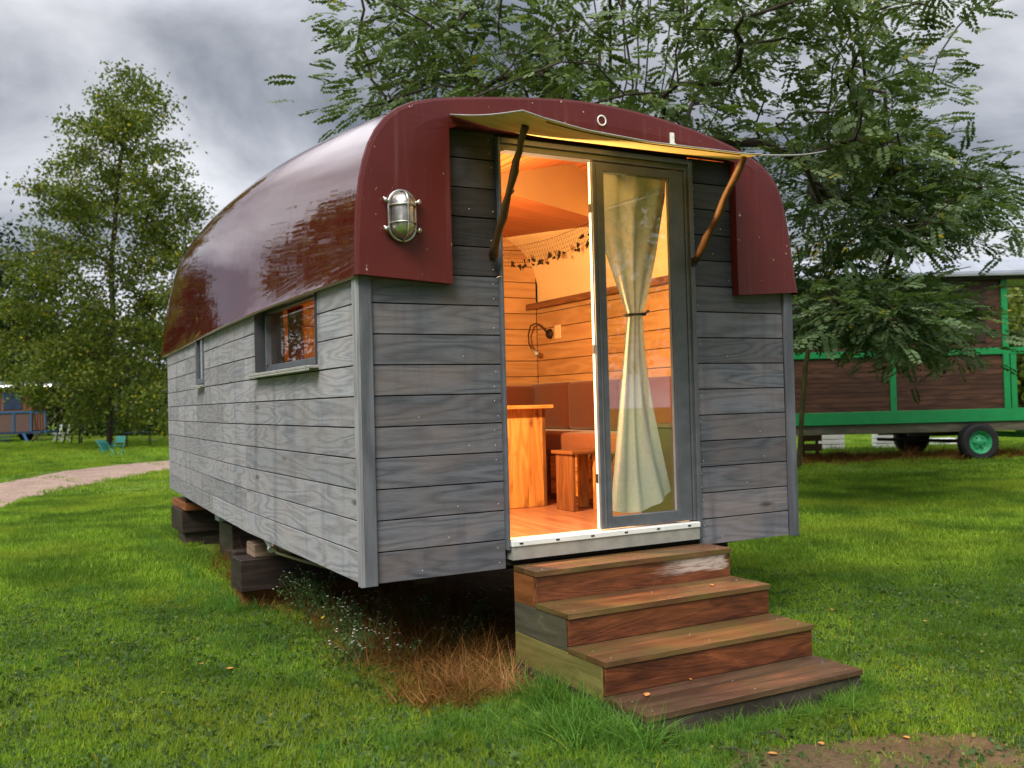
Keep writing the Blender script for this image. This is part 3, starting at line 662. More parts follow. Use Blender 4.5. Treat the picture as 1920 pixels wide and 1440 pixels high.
# pale edge rubbing line on the transom's outer curve, drain ring and latch
P3 = [(x, -0.060, z + .001) for x, z in first]
c = on_y(1128, 226, -0.072); mb = MB(); mb.tube([(c[0] + .027 * math.cos(a), -0.074, c[2] + .027 * math.sin(a)) for a in np.linspace(0, 6.283, 25)[:-1]], 0.0045, 6, closed=True)
mb.build('drain_ring', MT['white'], tr_, smooth=True)
MB().lathe([(0.0, -0.0715), (0.025, -0.0715), (0.025, -0.069)], (c[0], 0, c[2]), 20, 'Y').build('drain_hole', MT['transom'], tr_)
c = on_y(1260, 265, -0.072); mb = MB(); mb.box(c[0] - .014, c[0] + .014, -0.077, -0.070, c[2] - .05, c[2] + .05, r=.5); mb.box(c[0] - .021, c[0] + .021, -0.081, -0.0775, c[2] - .052, c[2] - .012, r=.5)
mb.lathe([(0, -0.079), (.006, -0.079), (.006, -.076)], (c[0], 0, c[2] + .03), 10, 'Y'); mb.build('latch', MT['white'], tr_)

# --- door opening: frame, leaf, threshold
mb = MB()
mb.box(0.789, 0.806, -0.034, 0.06, 0.10, 2.31, 2, r=.5); mb.box(0.806, 0.818, -0.005, 0.055, 0.155, 2.247, 2, r=.4)
mb.box(2.076, 2.106, -0.034, 0.06, 0.05, 2.31, 2, r=.5); mb.box(2.054, 2.0755, -0.018, 0.055, 0.155, 2.247, 2, r=.3); mb.box(0.8065, 2.0755, -0.034, 0.06, 2.280, 2.31, 0, r=.5); mb.box(0.8065, 2.0755, -0.018, 0.055, 2.247, 2.2795, 0, r=.3)
mb.build('door_frame', MT['frame'], cabin, 0.003)
door = MB(); yd0, yd1 = -0.012, 0.020
door.box(1.400, 1.478, yd0, yd1, 0.158, 2.243, 2, r=.5); door.box(1.946, 2.050, yd0, yd1, 0.158, 2.243, 2, r=.5)
door.box(1.4785, 1.9455, yd0 + .001, yd1, 2.190, 2.243, 0, r=.5); door.box(1.4785, 1.9455, yd0 + .001, yd1, 0.158, 0.224, 0, r=.5)
door.box(1.425, 1.437, yd0 - .008, yd0 - .0005, 0.17, 2.23, 2, r=.4)
dl = door.build('glazed_door', MT['frame'], cabin, 0.003)
MB().box(1.4775, 1.9465, 0.014, 0.018, 0.2235, 2.1905, r=.5).build('pane', MT['glass'], dl)
MB().box(1.3935, 1.3995, yd0 + .012, yd1, 0.16, 2.24, r=.5).build('weather_strip', MT['white'], dl)
mb = MB()
mb.box(1.479, 1.486, .0005, .0135, .2245, 2.1895, r=.5); mb.box(1.938, 1.9455, .0005, .0135, .2245, 2.1895, r=.5); mb.build('glazing_bead', MT['zinc'], dl)
for z in (0.42, 1.15, 1.95): MB().box(1.389, 1.3930, 0.0, 0.018, z, z + 0.05).build('hinge', MT['dark'], dl)
mb = MB(); mb.box(0.807, 2.075, -0.052, 0.075, 0.118, 0.150, 0, r=.5); thr = mb.build('threshold', MT['white'], cabin, 0.004)
MB().box(0.812, 2.072, -0.044, 0.03, 0.048, 0.1175, 0, r=.5).build('threshold_skirt', MT['zinc'], thr)
for x in np.linspace(0.86, 1.99, 6): MB().box(x - .011, x + .011, -0.0545, -0.0522, 0.131, 0.139, r=.5).build('drain_slot', MT['black'], thr)

# --- windows in the side wall, set deep in their reveals
for wi, (w0, w1, wz) in enumerate(WIN):
    w = MB(); x0, x1 = -0.016 + xwall((w0 + w1) / 2), 0.15
    w.box(x0, x1 + .02, w1, w1 + 0.006, wz, 1.60, 2, r=.5); w.box(x0 + .006, x1 + .02, w0 - .006, w0, wz, 1.60, 2, r=.5)
    w.box(x0 + .01, x1, w0, w1, 1.555, 1.575, 1, r=.2); w.box(x0 + .012, x1, w0, w1, wz - .012, wz, 1, r=.5)
    win = w.build('window', MT['framed'], cabin)
    xf = 0.040; b = 0.045
    f_ = MB()
    f_.box(xf, xf + .05, w0 + .001, w0 + b, wz + .001, 1.554, 2, r=.6); f_.box(xf, xf + .05, w1 - b, w1 - .001, wz + .001, 1.554, 2, r=.6)
    f_.box(xf + .001, xf + .049, w0 + b, w1 - b, wz + .001, wz + b, 1, r=.6); f_.box(xf + .001, xf + .049, w0 + b, w1 - b, 1.554 - b * .6, 1.554, 1, r=.6)
    if wi == 0: f_.box(xf - .012, xf + .03, w1 - b - .03, w1 - b - .001, wz + b, 1.52, 2, r=.9)
    f_.build('frame', MT['frame'], win, 0.003)
    MB().box(xf + .02, xf + .024, w0 + b - .001, w1 - b + .001, wz + b - .001, 1.53, r=.5).build('pane', MT['windowglass'], win)
    s_ = MB(); xo = -0.058 + xwall((w0 + w1) / 2)
    s_.box(xo, 0.0395, w0 - .028, w1 + .028, wz - .030, wz - .0125, 1, r=.8); s_.box(xo, xo + .006, w0 - .028, w1 + .028, wz - .043, wz - .0305, 1, r=.5)
    s_.build('sill', MT['zinc'], win, 0.003)

# --- awning panel with its two crooked props
aw = MB(); nu, nv_ = 24, 10
def awp(u, v):
    x = 0.495 + (2.36 - 0.46 * v ** 1.2 - 0.495) * u; fz = np.interp(x, [.495, .6, .83, 1.2, 1.82, 2.15, 2.41], [2.185, 2.165, 2.135, 2.118, 2.122, 2.16, 2.2])
    back = float(np.interp(u, [0, .14, .3, 1], [2.378, 2.335, 2.322, 2.325])); z = back + (fz - back) * v - 0.012 * math.sin(v * math.pi)
    return np.array([x, -0.075 - 0.76 * v, z])
grid = [[awp(i / nu, j / nv_) for j in range(nv_ + 1)] for i in range(nu + 1)]
for i in range(nu):
    for j in range(nv_):
        q = [grid[i][j], grid[i + 1][j], grid[i + 1][j + 1], grid[i][j + 1]]; aw.quad([tuple(p) for p in q], [(p[0], p[1]) for p in q])
        aw.quad([(p[0], p[1], p[2] + .007) for p in reversed(q)], [(p[0], p[1]) for p in q])
edge = [grid[0][j] for j in range(nv_ + 1)] + [grid[i][nv_] for i in range(1, nu + 1)] + [grid[nu][j] for j in range(nv_ - 1, -1, -1)]
for a, b in zip(edge[:-1], edge[1:]): aw.quad([tuple(a), tuple(b), (b[0], b[1], b[2] + .007), (a[0], a[1], a[2] + .007)])
awn = aw.build('awning', MT['ply'], cabin, smooth=False)
eb = MB(); eb.tube([(p[0], p[1], p[2] + .0035) for p in edge], 0.0038, 5); eb.build('edge_trim', MT['zinc'], awn)
cl = MB(); cl.tube([tuple(awp(0.10 + .8 * t, 0.92) + np.array([0, -0.02, -0.006])) for t in np.linspace(0, 1, 16)], 0.0035, 5); cl.build('cord', MT['dark'], awn)
def crooked(a, b, r0, r1, seed):
    r = random.Random(seed); a, b = Vector(a), Vector(b); pts = []; rad = []
    sd_ = (b - a).cross(Vector((0, 0.3, 1))).normalized(); up = sd_.cross((b - a).normalized())
    for k in range(13):
        t = k / 12; w = 0.004 * math.sin(t * 5.2 + seed) * math.sin(t * math.pi) + r.uniform(-.004, .004)
        w2 = 0.007 * math.sin(t * 8 + seed * 2) * math.sin(t * math.pi)
        pts.append(a + (b - a) * t + sd_ * w + up * w2); rad.append((r0 + (r1 - r0) * t) * (1 + 0.14 * math.sin(t * 19 + seed) + r.uniform(-.06, .06)))
    return pts, rad
for (A_, B_, s_) in (((0.735, -0.052, 1.665), (0.655, -0.57, 2.205), 1), ((2.090, -0.055, 1.700), (1.845, -0.775, 2.122), 4)):
    p, r_ = crooked(A_, B_, 0.023, 0.018, s_); m_ = MB(); m_.tube(p, r_, 10)
    q = p[6]; m_.tube([q, q + Vector((0.014, -0.01, 0.012)), q + Vector((0.024, -0.014, 0.022))], [0.012, 0.010, 0.007], 6)
    pr = m_.build('awning_prop', MT['branch'], cabin, smooth=True)
    MB().box(A_[0] - .015, A_[0] + .015, -0.05, -0.036, A_[2] - .03, A_[2] + .02).build('bracket', MT['dark'], pr)

gl0, gl1 = Vector((1.90, -0.835, 2.128)), Vector(at(1549, 283, 8.6))
tag(MB().tube([gl0 + (gl1 - gl0) * t - Vector((0, 0, .015 * math.sin(math.pi * t))) for t in np.linspace(0, 1, 20)], 0.006, 6).build('guy_rope', MT['zinc']), 'thin pale rope running from the awning corner into the acacia', 'rope')
# --- bulkhead lamp on the transom
lc = on_y(757, 403, -0.11)
lamp = empty('bulkhead_lamp', (lc[0], -0.067, lc[2]), 'steel caged bulkhead lamp on the left of the maroon hull front', 'wall lamp')
def capsule(rx, rz, dy, y0, n=16, m_=9, mat=None, name='', parent=None):
    mb = MB(); i0 = 0; prof = []
    for k in range(m_ + 1):
        a = k / m_ * math.pi / 2; prof.append((math.cos(a), math.sin(a)))
    N_ = 32; rows = []
    for (c_, s_) in prof:
        row = []
        for j in range(N_):
            t = 2 * math.pi * j / N_; ct, st_ = math.cos(t), math.sin(t); half = rz - rx
            row.append((lc[0] + rx * c_ * ct, y0 - dy * s_, lc[2] + rx * c_ * st_ + half * (1 if st_ > 0.001 else (-1 if st_ < -.001 else 0)) * (c_ ** .25)))
        rows.append(row)
    for row in rows: mb.v += row
    for k in range(len(rows) - 1):
        for j in range(N_): mb.f.append((k * N_ + j, (k + 1) * N_ + j, (k + 1) * N_ + (j + 1) % N_, k * N_ + (j + 1) % N_)); mb.uv += [(0, 0)] * 4; mb.r.append(.5)
    return mb.build(name, mat, parent, smooth=True)
capsule(0.072, 0.128, 0.03, -0.068, mat=MT['steel'], name='back_plate', parent=lamp)
dome = capsule(0.060, 0.118, 0.075, -0.088, mat=MT['steel'], name='cover', parent=lamp)
cg = MB()
for zz_ in (-0.042, 0.046): cg.tube([(lc[0] + 0.066 * math.cos(a), -0.088 - 0.082 * math.sin(a), lc[2] + zz_) for a in np.linspace(0, math.pi, 15)], 0.0055, 6)
cg.tube([(lc[0], -0.085 - 0.085 * min(1, 1.25 * math.sin(a)) , lc[2] - 0.128 * math.cos(a)) for a in np.linspace(0, math.pi, 21)], 0.0055, 6)
cg.tube([(lc[0] + 0.071 * math.cos(a), -0.088, lc[2] + 0.071 * math.sin(a) + (0.056 if math.sin(a) > 0 else -0.056)) for a in np.linspace(0, 2 * math.pi, 41)[:-1]], 0.007, 6, closed=True)
cg.build('cage', MT['steel'], lamp, smooth=True)
for sx in (-1, 1):
    for sz in (-1, 1):
        s_ = MB(); b0 = Vector((lc[0] + sx * .070, -0.085, lc[2] + sz * 0.072)); s_.tube([b0, b0 + Vector((sx * .020, 0, 0)), b0 + Vector((sx * .027, -.006, 0.016))], [.008, .007, .006], 7)
        s_.lathe([(0, -.105), (.011, -.105), (.011, -.082), (0, -.082)], (b0.x + sx * .018, 0, b0.z), 10, 'Y'); s_.build('clamp_screw', MT['steel'], lamp, smooth=True)

# ------------------------------------------------------------------ inside the cabin
# light: one lit ceiling lamp just inside, left of the doorway
lx, ly, lz = 0.60, 0.56, 1.62
pl = empty('hanging_lamp', (lx, ly, 2.30), 'small lit lamp hanging inside behind the left door jamb', 'lamp')
MB().tube([(lx, ly, 2.29), (lx, ly, lz + .10)], 0.004, 6).build('cord', MT['black'], pl)
MB().lathe([(0.02, lz + .10), (0.045, lz + .085), (0.05, lz + .06)], (lx, ly, 0), 16).build('lamp_holder', MT['dark'], pl)
sh_ = MB(); A_ = np.linspace(math.radians(72), math.radians(215), 13)  # opaque curved plate added to keep lamp light off the side window reveal
for a, b in zip(A_[:-1], A_[1:]):
    for rr__ in (.115, .118): sh_.quad([(lx + rr__ * math.cos(a), ly + rr__ * math.sin(a), lz - .22), (lx + rr__ * math.cos(b), ly + rr__ * math.sin(b), lz - .22), (lx + rr__ * math.cos(b), ly + rr__ * math.sin(b), lz + .08), (lx + rr__ * math.cos(a), ly + rr__ * math.sin(a), lz + .08)])
sh_.tube([(lx, ly, lz + .085), (lx + .117 * math.cos(2.5), ly + .117 * math.sin(2.5), lz + .07)], .004, 5); sh_.build('lamp_shade_or_blocker', MT['dark'], pl)
me_ = Mat('glowing_bulb'); me_.set(col=(1, .6, .3), emit=(1.0, 0.50, 0.17), es=14.0)
MB().lathe([(0.001, lz - .04), (0.025, lz - .03), (0.035, lz), (0.025, lz + .035), (0.012, lz + .06)], (lx, ly, 0), 16).build('bulb', me_.m, pl, smooth=True)
def point(n, p, e, r=0.05, c=(1.0, 0.57, 0.24)):
    d = bpy.data.lights.new(n, 'POINT'); d.energy = e; d.shadow_soft_size = r; d.color = c
    o = bpy.data.objects.new(n, d); COL.objects.link(o); o.location = p; return o
point('lamp_light', (lx, ly, lz - .09), 360)
# dinette: sofa along the right wall
sofa = empty('sofa', (2.5, 1.7, 0.12), 'rust orange upholstered bench along the right inner wall', 'sofa')
mb = MB(); mb.box(2.24, 2.745, 0.72, 2.95, 0.125, 0.50, 1); mb.build('base', MT['darkpine'], sofa)
for (a, b) in ((1.35, 1.93), (1.97, 2.42)):
    d_ = MB().box(2.222, 2.239, a, b, 0.17, 0.46, 1).build('drawer', MT['pine'] if a < 1.5 else MT['darkpine'], sofa, 0.003)
    MB().tube([(2.218, (a + b) / 2 - .06, .36), (2.20, (a + b) / 2 - .05, .35), (2.20, (a + b) / 2 + .05, .35), (2.218, (a + b) / 2 + .06, .36)], .006, 6).build('handle', MT['zinc'], d_)
def cushion(b, name, mt, par):
    o = MB().box(*b, grain=1, r=.5).build(name, mt, par, 0.035, True, 4); return o
cushion((2.20, 2.745, 0.74, 2.94, 0.502, 0.645), 'seat_cushion', MT['seatcushion'], sofa)
for (a, b) in ((2.28, 2.92), (1.55, 2.27), (1.16, 1.54), (0.76, 1.15)): cushion((2.60, 2.745, a, b, 0.648, 1.045), 'back_cushion', MT['cushion'], sofa)
cushion((2.10, 2.60, 2.80, 2.95, 0.648, 1.03), 'back_cushion', MT['cushion'], sofa)
tb = empty('table', (1.5, 1.6, 0.12), 'scorched pine table end just inside the open doorway', 'table')
MB().box(1.25, 1.985, 1.46, 2.2, 0.836, 0.862, 0).build('table_top', MT['pine'], tb, 0.003)
mb = MB()
for k in range(5): mb.box(1.30 + k * .128, 1.30 + (k + 1) * .128 - .0012, 1.55, 1.575, 0.122, 0.8355, 2)
mb.build('end_panel', MT['pine'], tb, 0.002)
MB().box(1.941, 1.965, 1.5505, 1.60, 0.122, 0.8355, 2).build('leg', MT['darkpine'], tb, 0.002)
st_ = empty('stool', (2.05, 1.3, 0.12), 'low pine stool standing in front of the bench', 'stool')
MB().box(1.88, 2.19, 1.06, 1.34, 0.515, 0.54, 0).build('seat', MT['darkpine'], st_, 0.003)
for (x, y) in ((2.12, 1.10), (2.12, 1.30)): MB().box(x - .04, x + .04, y - .014, y + .014, 0.122, 0.5145, 2).build('leg', MT['pine'], st_, 0.002)
MB().box(1.90, 1.925, 1.09, 1.31, 0.122, 0.5145, 2).build('end_panel', MT['darkpine'], st_, 0.002)
cb = empty('cabinet', (2.4, .4, 0.12), 'low dark green cupboard beside the bench behind the glass', 'cabinet')
MB().box(2.16, 2.74, 0.12, 0.66, 0.122, 0.70, 2, r=.5).build('body', plain('dark_green_cupboard', (0.022, 0.030, 0.024), 0.5), cb, 0.004)
MB().box(2.14, 2.745, 0.11, 0.67, 0.7005, 0.722, 1, r=.5).build('worktop', MT['framed'], cb, 0.003)
# swan-neck wall light (unlit) and switch
wl = empty('swan_neck_lamp', (2.72, 2.85, 1.50), 'small swan neck wall lamp on the boarded wall', 'wall lamp')
p0 = on_x(1032, 626, 2.745); wl.location = tuple(p0)
MB().lathe([(0, p0[0] - .03), (0.035, p0[0] - .03), (0.045, p0[0] - .012), (0.045, p0[0])], (0, p0[1], p0[2]), 16, 'X').build('back_plate', MT['dark'], wl)
nk = [p0 + np.array(q) for q in ((-.02, 0, 0), (-.07, .03, .06), (-.10, .07, .10), (-.13, .12, .08), (-.14, .15, 0.0), (-.14, .14, -.08), (-.13, .11, -.13))]
MB().tube(nk, 0.007, 7).build('neck', MT['dark'], wl, smooth=True)
MB().tube([nk[-1], nk[-1] + np.array([.01, -.03, -.03]), nk[-1] + np.array([.02, -.07, -.05])], [.012, .022, .026], 10).build('lamp_shade_or_blocker', MT['zinc'], wl, smooth=True)
p1 = on_x(1047, 622, 2.748); sw_ = MB().box(2.738, 2.748, p1[1] - .05, p1[1] + .05, p1[2] - .06, p1[2] + .06).build('light_switch', MT['panelcream'], bevel=.003); tag(sw_, 'square cream light switch beside the swan neck lamp', 'switch')
# garland of netting with dark paper leaves
a0, a1 = on_y(930, 466, 2.5), on_y(1130, 405, 1.35); net = MB()
dl_ = (a1 - a0)
for lv in range(5):
    net.tube([tuple(a0 + dl_ * t + np.array([0, 0, -0.028 * lv - 0.05 * math.sin(math.pi * t) * (1 + .2 * lv)])) for t in np.linspace(0, 1, 22)], 0.0016 if lv in (0, 4) else 0.0008, 4)
for k in range(42):
    t = k / 42; f = lambda t, lv: tuple(a0 + dl_ * t + np.array([0, 0, -0.028 * lv - 0.05 * math.sin(math.pi * t) * (1 + .2 * lv)]))
    net.tube([f(t, 0), f(min(1, t + .06), 4)], 0.0008, 3, False); net.tube([f(min(1, t + .06), 0), f(t, 4)], 0.0008, 3, False)
nt_ = net.build('net_garland', MT['dark']); tag(nt_, 'thin net garland with dark leaf shapes strung across the room', 'garland')
lf = MB(); rr_ = random.Random(5)
for k in range(34):
    t = rr_.choice([rr_.uniform(.15, .95), rr_.uniform(.45, .98)]); p = a0 + dl_ * t + np.array([rr_.uniform(-.01, .01), 0, -0.16 - 0.05 * math.sin(math.pi * t) + rr_.uniform(-.03, .03) + (rr_.uniform(0, .1) if t > .8 else 0)]); s_ = rr_.uniform(.018, .034); a = rr_.uniform(0, 3)
    lf.quad([tuple(p + np.array([math.cos(a + q) * s_ * m__, .004, math.sin(a + q) * s_ * m__])) for q, m__ in ((0, 1), (1.2, .4), (2.3, 1), (3.9, .35), (5, .8))])
lf.build('paper_leaves', MT['dark'], nt_)
# curtain hanging behind the glass, tied in at the waist
cur = empty('tied_curtain', (1.7, 0.10, 1.2), 'sage curtain tied at the waist behind the door glass', 'curtain')
mb = MB(); NU, NV = 60, 70; zt, zt2, zb_ = 2.235, 1.385, 0.245
xtie0, xtie1 = on_y(1177, 612, .09)[0], on_y(1204, 612, .09)[0]
def curt(u, v):
    z = zt + (zb_ - zt) * v; vt = (zt - zt2) / (zt - zb_)
    if v < vt:
        t = v / vt; e1_, e2_ = max(0, (t - .26) / .74) ** 1.1, max(0, (t - .14) / .86) ** 1.1; l, r = 1.47 + (xtie0 - 1.47) * e1_, 2.01 + (xtie1 - 2.01) * e2_
    else:
        t = (v - vt) / (1 - vt); e_ = 0.30 * t + 0.70 * t ** 1.9; l, r = xtie0 + (on_y(1146, 960, .09)[0] - xtie0) * t, xtie1 + (on_y(1260, 945, .09)[0] - xtie1) * t ** 1.9
        z += 0.085 * (u ** 2) * t - 0.04 * math.sin(u * 3.1) * t
    wd_ = r - l
    yy_ = 0.088 + (0.030 * wd_ + .002) * math.sin(u * (19 + 4 * math.sin(v * 3)) + v * 2) + 0.020 * wd_ * math.sin(u * 8 + v * 5) + 0.004 * math.sin(u * 34 + v * 3) * wd_ / .5
    return (l + (r - l) * u, yy_, z)
for i in range(NV + 1):
    for j in range(NU + 1): mb.v.append(curt(j / NU, i / NV))
for i in range(NV):
    for j in range(NU): k = i * (NU + 1) + j; mb.f.append((k, k + 1, k + NU + 2, k + NU + 1)); mb.uv += [(0, 0)] * 4; mb.r.append(.5)
mb.build('cloth', MT['curtain'], cur, smooth=True)
MB().tube([((xtie0 + xtie1) / 2 + (.038 + (xtie1 - xtie0) / 2) * math.cos(a) * .8, 0.088 + 0.036 * math.sin(a), zt2 + 0.004 * math.cos(a)) for a in np.linspace(0, 6.283, 21)[:-1]], 0.008, 6, closed=True).tube([(xtie1 - .01, .05, zt2), (xtie1 + .02, .05, zt2 + .022)], .008, 5).build('tie_band', MT['black'], cur)
MB().tube([(1.45, .088, 2.238), (2.03, .088, 2.238)], .008, 8).build('curtain_rod', MT['zinc'], cur)
# red inner curtain by the side window
mb = MB(); 
for j in range(20):
    a, b = j / 20, (j + 1) / 20; f = lambda t: (0.185 + .014 * math.sin(t * 26), 1.62 + t * .34)
    p, q = f(a), f(b); mb.quad([(p[0], p[1], 1.13), (q[0], q[1], 1.13), (q[0], q[1], 1.56), (p[0], p[1], 1.56)])
rc = mb.build('red_curtain', plain('red_curtain_cloth', (0.22, 0.02, 0.015), .9), smooth=True); tag(rc, 'short dark red curtain inside the side window', 'curtain')

# ------------------------------------------------------------------ steps
stp = empty('wooden_steps', (1.45, -0.6, G), 'four wide wooden steps leading up to the open door', 'steps')
SX0, SX1 = 0.812, 2.095; TZ = [0.022, -0.137, -0.296, -0.455]; TF = [-0.292, -0.597, -0.905, -1.215]
sdm = ['sideboard_red', 'sideboard_grey', 'sideboard_moss', 'sideboard_dark']
for k in range(4):
    z, yf = TZ[k], TF[k]; yb = -0.052 if k == 0 else TF[k - 1] + 0.020
    mb = MB(); nbd = 2 if k < 3 else 3; w = (yb - yf) / nbd
    for q in range(nbd): mb.box(SX0 - .004, SX1 + .004, yf + q * w + .0022, yf + (q + 1) * w - .0022, z - .027, z + random.uniform(-.0012, .0012), 0)
    if k == 3:
        pass
    f0 = len(mb.f)
    for x in (SX0 + .06, SX1 - .06, 1.45):
        for dy in (0.05, 0.20): mb.lathe([(0, z + .0032), (.004, z + .0032), (.004, z - .001)], (x, yf + dy, 0), 8)
    mb.paint(f0)
    mb.build('tread', MT['tread'] if k < 3 else MT['treadlow'], stp, 0.0035, seg=2, mat2=MT['steel'])
    zl = (TZ[k + 1] if k < 3 else G - .05)
    # risers are boards of their own; object origin at their left bottom end so that wear sits by end
    ob = MB().box(0, SX1 - SX0 - .004, 0, .022, 0, z - .0285 - zl - .0005, 0).build('riser', [MT['riserworn'], MT['riser'], MT['riser'], MT['sideboard_dark']][k], None, 0.003)
    ob.parent = stp; ob.location = (SX0 + .002 - 1.45, yf + .012 + 0.6, zl + .0005 - G)
    if k == 0:    # scale so that the wear pattern uses 0..1 along and 0..1 up the board
        L_, H_ = SX1 - SX0 - .004, z - .0285 - zl - .0005
        ob.data.transform(Matrix.Diagonal((1 / L_, 1, 1 / H_, 1))); ob.scale = (L_, 1, H_)
    for xs_ in ((SX0, SX0 + .022), (SX1 - .022, SX1)):
        top_ = z - .0285; bot = zl - .028 if k < 3 else G - .05
        MB().box(xs_[0], xs_[1], yf + .036, -0.045, bot, top_, 1).build('side_board', MT[sdm[k]], stp, 0.003)
# ------------------------------------------------------------------ timber supports
def blocks(name, label, parts, grp='timber stacks under the cabin'):
    c0 = parts[0][0]; e_ = empty(name, ((c0[0] + c0[1]) / 2, (c0[2] + c0[3]) / 2, G), label, 'timber support', grp)
    for (b, g, mt) in parts: MB().box(*b, grain=g).build('timber', MT[mt], e_, 0.006)
blocks('timber_support', 'dark sleeper stack with a pale block under the near left edge', [((-.02, .85, 2.62, 2.90, G - .02, -.44), 0, 'sideboard_red'), ((-.05, .90, 2.52, 2.78, -.438, -.205), 0, 'sleeper'),
    ((.0, .70, 2.95, 3.08, -.50, -.20), 0, 'sleeper'), ((.06, .50, 2.56, 2.80, -.2035, -.104), 0, 'blockpale')])
blocks('timber_support', 'dark block with rusty top beam under the far left corner', [((.20, .95, 6.35, 6.75, G - .02, -.44), 0, 'sideboard_dark'), ((.17, .80, 6.30, 7.0, -.438, -.19), 0, 'sleeper'), ((.19, 1.1, 6.2, 7.05, -.188, -.104), 0, 'sleeperrust')])
blocks('timber_support', 'small rusty blocks halfway along under the left edge', [((.40, .8, 4.9, 5.5, G - .02, -.235), 0, 'sideboard_dark'), ((.36, .8, 5.3, 5.5, -.23, -.104), 0, 'palegrey')])
blocks('timber_support', 'dark stack under the right wall near the steps', [((2.25, 2.8, 1.2, 1.6, G - .02, -.35), 0, 'sleeper'), ((2.3, 2.8, 1.25, 1.55, -.348, -.104), 0, 'sleeper')])
blocks('timber_support', 'dark stack under the far right corner', [((2.25, 2.8, 6.2, 6.6, G - .02, -.35), 0, 'sleeper'), ((2.3, 2.8, 6.25, 6.55, -.348, -.104), 0, 'sleeper')])
# supply pipe and its white valve hanging below the boards
pa = on_x(508, 1024, .08)
pipe = MB().tube([tuple(pa), (0.06, 1.9, -.085), (0.07, 1.3, -.06), (.1, .6, -.03), (.3, .2, -.02)], .010, 7).tube([(pa[0] + .02, pa[1], pa[2] + .02), (0.09, 1.9, -.06), (0.1, 1.2, -.035), (.15, .5, -.02)], .008, 7).build('supply_pipe', plain('olive_hose', (0.12, 0.12, 0.05), .6), smooth=True)
tag(pipe, 'thin olive pipes hanging below the left wall with a white valve', 'pipe')
MB().tube([pa + np.array([-.01, .05, .05]), pa + np.array([0, .02, .02]), pa + np.array([0, -.02, -.01])], [.030, .027, .022], 10).tube([pa + np.array([0, -.015, -.01]), pa + np.array([0.0, -.03, -.02])], [.030, .030], 10).build('valve', MT['white'], pipe)

# ------------------------------------------------------------------ trees
def gen_tree(base, targets, trunk, r_tip=0.012, pipe=2.3, rnd=None, sag=0.06, max_seg=0.9):
    """a skeleton that reaches every target: nodes from the trunk outwards; radii by the pipe rule"""
    rnd = rnd or random.Random(1)
    nodes = [np.array(p, float) for p in trunk[0]]; par = [-1] + list(range(len(nodes) - 1)); tips = []
    for extra in trunk[1:]:       # further stems start from a node index
        pi_ = extra[0]
        for p in extra[1]: nodes.append(np.array(p, float)); par.append(pi_); pi_ = len(nodes) - 1
    c0 = np.array(trunk[0][0]); order = sorted(targets, key=lambda t: np.linalg.norm(t - np.array(trunk[0][-1])) + 0.0)
    for t in order:
        A = np.array(nodes); d = np.linalg.norm(A - t, axis=1) + 0.9 * np.maximum(0, A[:, 2] - t[2]) ; d[0] += 5
        i = int(np.argmin(d)); p0 = nodes[i]; ln = np.linalg.norm(t - p0); ns = max(2, int(ln / (max_seg * 0.5)))
        mid_off = np.array([rnd.uniform(-1, 1), rnd.uniform(-1, 1), rnd.uniform(-.2, .8)]) * ln * 0.10; pi_ = i
        for k in range(1, ns + 1):
            u = k / ns; q = p0 + (t - p0) * u + mid_off * math.sin(math.pi * u) + np.array([0, 0, -sag * ln * u * u * (1 - u)]) + (np.array([rnd.gauss(0, 1) for _ in range(3)]) * 0.02 * ln if k < ns else 0)
            nodes.append(q); par.append(pi_); pi_ = len(nodes) - 1
        tips.append(pi_)
    n = len(nodes); acc = np.zeros(n); 
    ch = [0] * n
    for i in range(n):
        if par[i] >= 0: ch[par[i]] += 1
    for i in range(n - 1, 0, -1):
        if acc[i] == 0: acc[i] = r_tip ** pipe
        acc[par[i]] += acc[i]
    rad = acc ** (1 / pipe); return nodes, par, rad, tips
def skeleton_mesh(nodes, par, rad, name, mat, parent, rmax=None, sides=7, rscale=1.0):
    mb = MB(); ch = {}
    for i, p in enumerate(par):
        if p >= 0: ch.setdefault(p, []).append(i)
    starts = [(0, None)]
    while starts:
        i, prev = starts.pop(); chain = [i] if prev is None else [prev, i]
        while True:
            c = ch.get(chain[-1], [])
            if not c: break
            c = sorted(c, key=lambda q: -rad[q]); chain.append(c[0])
            for q in c[1:]: starts.append((q, chain[-2]))
        if len(chain) < 2: continue
        r_ = [min(rad[q] * rscale, rmax or 9) for q in chain]
        if prev is not None: r_[0] = r_[1]
        mb.tube([nodes[q] for q in chain], r_, sides if r_[0] > .03 else 4, False)
    return mb.build(name, mat, parent, smooth=True)
def rot_frames(d, rng):
    """random frames about directions d (n,3)"""
    d = d / np.linalg.norm(d, axis=1, keepdims=True); r = rng.normal(size=d.shape); s_ = np.cross(d, r); s_ /= np.linalg.norm(s_, axis=1, keepdims=True); return d, s_, np.cross(s_, d)
def leaf_quads(C, size, rng, up=0.5, aspect=0.62):
    """single diamond leaves centred at C"""
    n = len(C); d = rng.normal(size=(n, 3)); d[:, 2] -= 0.3; d, s_, nrm = rot_frames(d, rng)
    sz = size * rng.uniform(.6, 1.25, (n, 1)); V = np.stack([C - d * sz * .5, C + s_ * sz * .5 * aspect, C + d * sz * .5, C - s_ * sz * .5 * aspect], 1).reshape(-1, 3)
    Fq = np.arange(n * 4).reshape(n, 4); return V, Fq, rng.random(n)
